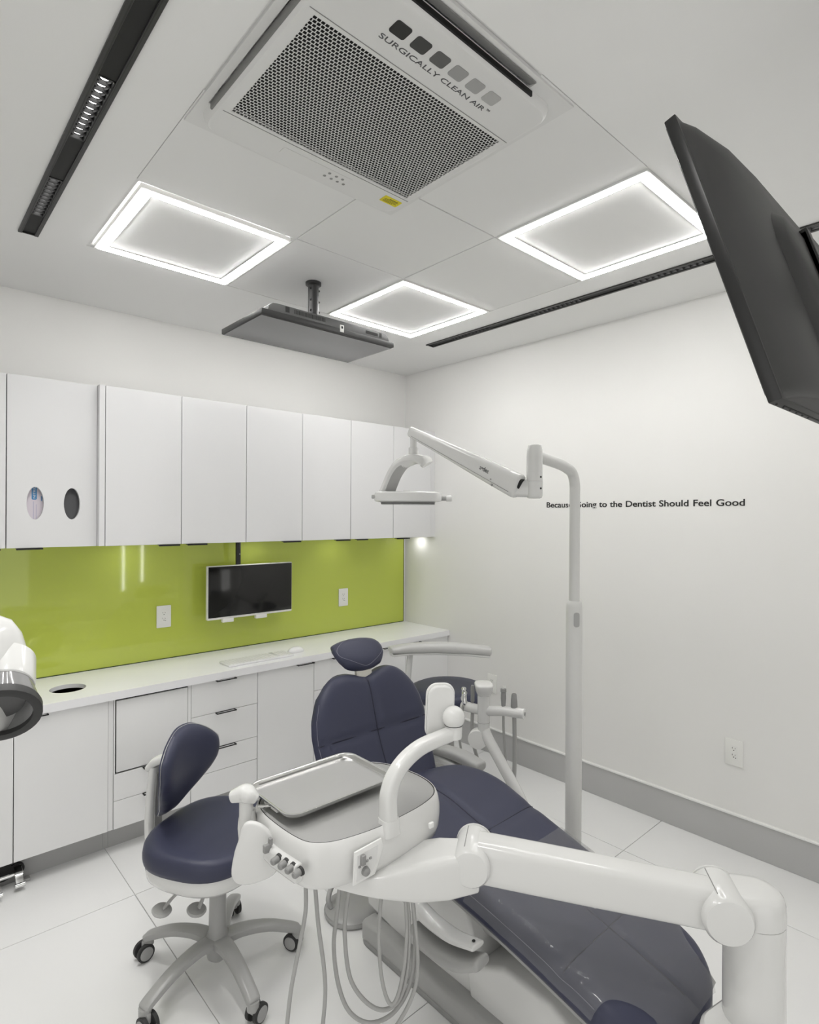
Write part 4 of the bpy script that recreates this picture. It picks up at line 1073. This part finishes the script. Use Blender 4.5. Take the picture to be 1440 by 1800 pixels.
# hoses
HS = [([(.775, 1.235, .735), (.770, 1.225, .66), (.757, 1.230, .58), (.735, 1.235, .47), (.722, 1.235, .36), (.715, 1.235, .25), (.735, 1.28, .14), (.80, 1.36, .09)], .0052),
      ([(.795, 1.225, .735), (.800, 1.215, .62), (.815, 1.210, .50), (.818, 1.210, .42), (.806, 1.215, .30), (.80, 1.24, .18), (.85, 1.32, .08)], .0052),
      ([(.872, 1.215, .735), (.862, 1.225, .60), (.858, 1.230, .52), (.870, 1.225, .42), (.90, 1.215, .34), (.95, 1.19, .30), (1.0, 1.15, .33), (1.03, 1.12, .42), (1.03, 1.11, .56), (1.005, 1.11, .735)], .0055),
      ([(.895, 1.195, .735), (.880, 1.208, .62), (.880, 1.212, .54), (.892, 1.205, .44), (.925, 1.185, .375), (.965, 1.16, .345), (1.0, 1.135, .37), (1.015, 1.12, .46), (1.012, 1.115, .60), (.990, 1.12, .735)], .0055),
      ([(.955, 1.150, .725), (.950, 1.155, .62), (.946, 1.155, .54), (.952, 1.150, .44), (.968, 1.140, .375), (.985, 1.130, .38), (1.0, 1.12, .45), (1.006, 1.115, .54), (1.003, 1.115, .62), (.995, 1.12, .725)], .0050),
      ([(1.008, 1.115, .725), (1.022, 1.105, .60), (1.032, 1.10, .48), (1.026, 1.105, .40), (1.0, 1.13, .32), (.95, 1.17, .24)], .0050)]
for pth, r_ in HS:
    obj('hose', MB().tube(spline(pth, 7), r_, 10), 'hose', t)

# tray
tr = thing('instrument_tray', 'stainless steel instrument tray resting on the delivery unit', 'tray', (.93, 1.40, .86))
tz = .8605
tp_ = lambda ins, z, r: [V((a, b, z)) for a, b in rrect(.750 + ins, 1.108 - ins, 1.270 + ins, 1.515 - ins, r, 7)]
obj('tray_pan', MB().rings([tp_(.010, tz, .035), tp_(.006, tz + .004, .038), tp_(.003, tz + .013, .040), tp_(0, tz + .0145, .042), tp_(.0035, tz + .0150, .040), tp_(.007, tz + .013, .037), tp_(.010, tz + .0055, .034), tp_(.013, tz + .0025, .032)], True, True), 'steel', tr)

# ------------------------------------------------------------------ foot control
t = thing('foot_control', 'round grey foot control disc on the floor beside the chair base', 'foot control', (1.432, 1.922, 0))
obj('disc', MB().lathe([(.105, .001), (.112, .010), (.112, .022), (.100, .032), (.06, .038), (.02, .039)], (1.432, 1.922, 0), n=36), 'base_metal', t)
obj('rim', MB().lathe([(.1135, .006), (.1155, .010), (.1155, .018), (.1135, .022)], (1.432, 1.922, 0), n=36, cap=False), 'grey_plastic', t)
obj('handle_hoop', MB().tube(spline([(1.352, 1.957, .034), (1.347, 1.972, .07), (1.407, 2.002, .10), (1.477, 1.972, .09), (1.502, 1.942, .034)], 6), .010, 10), 'base_metal', t)

# ------------------------------------------------------------------ stools
def stool_base(t, cx, cy, ang0, zc=.30, leg_r=.285, m_leg='base_metal'):
    hub = obj('hub', MB().lathe([(.020, .045), (.036, .06), (.042, .10), (.040, .135), (.031, .15), (.0285, zc), (.025, zc + .004)], (cx, cy, 0), n=24), m_leg, t)
    obj('lift_rod', MB().lathe([(.015, zc), (.015, zc + (.075 if zc < .4 else .115))], (cx, cy, 0), n=16), 'chrome', t)
    for k in range(5):
        a = R(ang0 + 72 * k); d = V((math.cos(a), math.sin(a), 0)); sd = V((-d.y, d.x, 0)); o_ = V((cx, cy, 0))
        lp = spline([o_ + d * .02 + V((0, 0, .118)), o_ + d * .09 + V((0, 0, .128)), o_ + d * .18 + V((0, 0, .118)), o_ + d * .26 + V((0, 0, .090)), o_ + d * leg_r + V((0, 0, .078))], 5)
        leg = obj('leg', MB().tube(lp, [(.034, .018), (.028, .017), (.024, .016), (.023, .015), (.023, .014)], 14, up=(0, 0, 1), p=3.0, rnd=.010), m_leg, t)
        cs = R(ang0 * 1.7 + 97 * k); wd_ = V((math.cos(cs), math.sin(cs), 0)); wa = V((-wd_.y, wd_.x, 0))
        cc = o_ + d * leg_r
        ca = obj('caster', MB().lathe([(.020, .050), (.020, .078)], cc, n=14).obox(cc + wd_ * .008 + V((0, 0, .050)), (.030, .016, .034), Matrix((wd_, wa, V((0, 0, 1)))).transposed(), .004), m_leg, t)
        for sg in (-1, 1):
            wc = cc + wd_ * .016 + wa * (sg * .016) + V((0, 0, .0315))
            wl_ = obj('wheel', MB().lathe([(.024, -.008), (.0305, -.006), (.031, 0), (.0305, .006), (.024, .008)], wc, tuple(wa), 24), 'rubber', t)
            obj('wheel_disc', MB().lathe([(.023, .0), (.023, .0095), (.020, .0105)], wc, tuple(wa * sg), 24), 'caster_grey', wl_)

t = thing('operator_stool', 'navy wheeled operator stool with a curved backrest, beside the drawers', 'stool', (.886, 1.991, 0))
SX, SY = .886, 1.991
stool_base(t, SX, SY, 52.5, zc=.325)
Fd = V((math.cos(R(-60)), math.sin(R(-60)), 0)); Ld = V((-Fd.y, Fd.x, 0)); U = V((0, 0, 1))
sc0 = V((.868, 2.012, 0))
def sp_(f, l, z): return sc0 + Fd * f + Ld * l + U * z
def souts(k2, z, dz=None):
    out = []
    for j in range(48):
        a = 2 * math.pi * j / 48; ca, sa = math.cos(a), math.sin(a); p_ = 2.7
        x = math.copysign(abs(ca) ** (2 / p_), ca) * .205; y = math.copysign(abs(sa) ** (2 / p_), sa) * .225
        zz = z + (dz(x * k2, y * k2) if dz else 0)
        out.append(sp_(.015 + x * k2, y * k2, zz))
    return out
ZS = .022
dsh = lambda x, y: -.012 * max(0, (x) / .22) ** 2 - .012 * (1 - (y / .24) ** 2) * (1 if x < .1 else .6) + .018 * max(0, -x / .22) ** 2
obj('seat', MB().rings([souts(.93, .432 + ZS), souts(.985, .436 + ZS), souts(1.0, .450 + ZS), souts(1.0, .470 + ZS), souts(.985, .488 + ZS, lambda x, y: .4 * dsh(x, y)), souts(.95, .500 + ZS, lambda x, y: .8 * dsh(x, y)), souts(.88, .506 + ZS, dsh), souts(.7, .508 + ZS, dsh), souts(.45, .508 + ZS, dsh), souts(.2, .508 + ZS, dsh), souts(.02, .508 + ZS, dsh)]), 'navy', t, angle=70)
obj('seat_pan', MB().rings([souts(.50, .388), souts(.74, .389), souts(.88, .396), souts(.945, .412), souts(.962, .435), souts(.958, .455)]), 'white_plastic', t)
for (x_, y_), (x2, y2) in (((.722, 1.925), (.684, 1.950)), ((.797, 1.872), (.770, 1.876))):
    lv = obj('lever', MB().tube(spline([(x_ + .02, y_ + .05, .400), (x_, y_, .392), ((x_ + x2) / 2, (y_ + y2) / 2, .365), (x2, y2, .338)], 5), [(.010, .006), (.010, .005), (.010, .005)], 10, up=(0, 0, 1)), 'grey_plastic', t)
    obj('lever_paddle', MB().lathe([(.005, -.004), (.030, -.003), (.032, .001), (.028, .006), (.005, .005)], (x2 - .006, y2 + .004, .331), (.10, -.22, 1), 20), 'grey_plastic', lv)
obj('back_post', MB().tube(spline([sp_(-.10, 0, .400), sp_(-.19, .0, .400), sp_(-.245, .0, .420), sp_(-.258, 0, .48), sp_(-.252, 0, .60), sp_(-.242, 0, .700)], 6), [(.034, .018), (.032, .016), (.030, .016), (.028, .015)], 16, up=tuple(Fd), p=3.4, rnd=.004), 'white_plastic', t)
obj('post_inlay', MB().tube([sp_(-.2355, .004, .46), sp_(-.2335, .004, .58), sp_(-.2255, .004, .68)], (.020, .003), 10, up=tuple(Fd), p=5), 'mid_grey', t)
obj('back_bracket', MB().tube(spline([sp_(-.262, -.012, .696), sp_(-.240, -.004, .718), sp_(-.19, .0, .738), sp_(-.135, .0, .745)], 5), [(.022, .013), (.028, .017), (.030, .016)], 16, up=(0, 0, 1), p=3.0, rnd=.008), 'white_plastic', t)
pcen, _l = curve1([sp_(-.168, -.0, .535), sp_(-.145, 0, .575), sp_(-.112, 0, .64), sp_(-.088, 0, .73), sp_(-.086, 0, .858)])
pnm = lambda v: (Fd * 1.0 + U * (.30 - .6 * v) * .5).normalized()
pw_ = lambda v: lerp_list([.034, .044, .070, .104, .134, .152, .158, .157, .148, .124], v)
bnd = lambda u, v: .040 * u * u * smooth(.1, .6, v)
m, ppos = cushion(pcen, pw_, pnm, .045, lambda u: (0 + .02 * abs(u) ** 3, 1 - .24 * abs(u) ** 2.8), edge=5, pw=.45, side=Ld, bend=bnd, back=.1)
obj('backrest', m, 'navy', t, angle=70)
m, _ = cushion(lambda v: pcen(v) - pnm(v) * .047, lambda v: pw_(v) * 1.01, lambda v: -pnm(v), .010, lambda u: (0.0 + .02 * abs(u) ** 3, 1 - .235 * abs(u) ** 2.8), edge=5, pw=.45, side=Ld, bend=lambda u, v: -bnd(u, v), back=.1)
obj('back_shell', m, 'white_plastic', t, angle=70)

t = thing('assistant_stool', 'navy wheeled assistant stool with a curved grey body rest, in the corner', 'stool', (2.49, 2.39, 0))
stool_base(t, 2.49, 2.39, 20, zc=.43)
obj('seat', MB().lathe([(.18, .555), (.232, .560), (.240, .582), (.236, .606), (.20, .622), (.12, .620), (.01, .616)], (2.50, 2.40, 0), n=40), 'navy', t, angle=60)
obj('seat_pan', MB().lathe([(.05, .535), (.15, .538), (.20, .552), (.205, .560)], (2.50, 2.40, 0), n=32), 'rubber', t)
obj('rest_post', MB().tube(spline([(2.42, 2.46, .535), (2.33, 2.56, .535), (2.315, 2.575, .56), (2.318, 2.565, .70), (2.322, 2.555, .815)], 6), (.034, .018), 14, up=(.747, -.664, 0), p=3.5), 'white_plastic', t)
br = spline([(2.215, 2.60, .842), (2.27, 2.575, .845), (2.33, 2.515, .852), (2.42, 2.41, .858), (2.52, 2.305, .855), (2.635, 2.21, .842)], 7)
obj('body_rest', MB().tube(br, [(.050, .018), (.054, .025), (.052, .031), (.050, .031), (.048, .025)], 20, up=(0, 0, 1), p=3.0, rnd=.010), 'rest_grey', t)
obj('rest_underside', MB().tube([q - U * .028 for q in br], [(.042, .010)] * len(br), 14, up=(0, 0, 1), p=3.0), 'white_plastic', t)

# ------------------------------------------------------------------ x-ray head at the frame edge
t = thing('xray_head', 'white dental x-ray tube head with a smoked clear cone and dark ring', 'x-ray head', (XL, 1.40, 1.30))
D = 1.15
def xp(u, v, d): 
    c_, s_ = math.cos(ROLL), math.sin(ROLL)
    return None
ax = V((-.14, -.83, -.53)).normalized()        # the cone points toward the camera and down
cc = V((.160, 1.312, 1.258)) - V((-.14, -.83, -.53)).normalized() * .062
hcen_ = V((.110, 1.43, 1.315))
rings = []
for (z, hw, hd) in ((1.195, .085, .09), (1.205, .098, .105), (1.26, .104, .112), (1.33, .098, .108), (1.385, .084, .096), (1.412, .068, .082), (1.424, .05, .06)):
    ring = []
    for j in range(36):
        a = 2 * math.pi * j / 36; p_ = 3.2
        ca = math.copysign(abs(math.cos(a)) ** (2 / p_), math.cos(a)); sa = math.copysign(abs(math.sin(a)) ** (2 / p_), math.sin(a))
        ring.append(V((hcen_.x, hcen_.y, z)) + rt * ca * hw + fw * sa * hd)
    rings.append(ring)
obj('housing', MB().rings(rings), 'white_plastic', t)
obj('cone_base', MB().lathe([(.056, -.07), (.056, -.012), (.0545, -.003), (.053, .004)], cc, tuple(ax), 32), 'white_plastic', t)
obj('cone_gasket', MB().lathe([(.0535, .0), (.0545, .003), (.0535, .006)], cc, tuple(ax), 32), 'grey_plastic', t)
obj('clear_cone', MB().lathe([(.0525, .004), (.0655, .055), (.0645, .055), (.0515, .004)], cc, tuple(ax), 36, cap=False), 'cone_clear', t)
obj('end_ring', MB().lathe([(.066, .050), (.0675, .054), (.0675, .068), (.064, .070), (.052, .069), (.052, .058), (.064, .052)], cc, tuple(ax), 36, cap=False), 'rubber', t)
obj('cone_core', MB().lathe([(.040, .004), (.042, .026), (.038, .038), (.01, .039)], cc, tuple(ax), 30), 'tv_case', t)
obj('yoke_arm', MB().tube(spline([hcen_ + V((-.07, 0, -.02)), V((-.06, 1.44, 1.30)), V((-.16, 1.45, 1.36)), V((-.18, 1.45, 1.55)), V((-.30, 1.45, 1.66))], 6), .028, 16), 'white_plastic', t)
obj('wall_arm', MB().tube([V((-.28, 1.45, 1.65)), V((XL + .10, 1.45, 1.45))], (.034, .044), 16, up=(0, 0, 1), p=3.5, rnd=.01), 'white_plastic', t)
obj('wall_plate', MB().box(XL + .0005, XL + .10, 1.36, 1.54, 1.22, 1.68, .012), 'white_plastic', t)
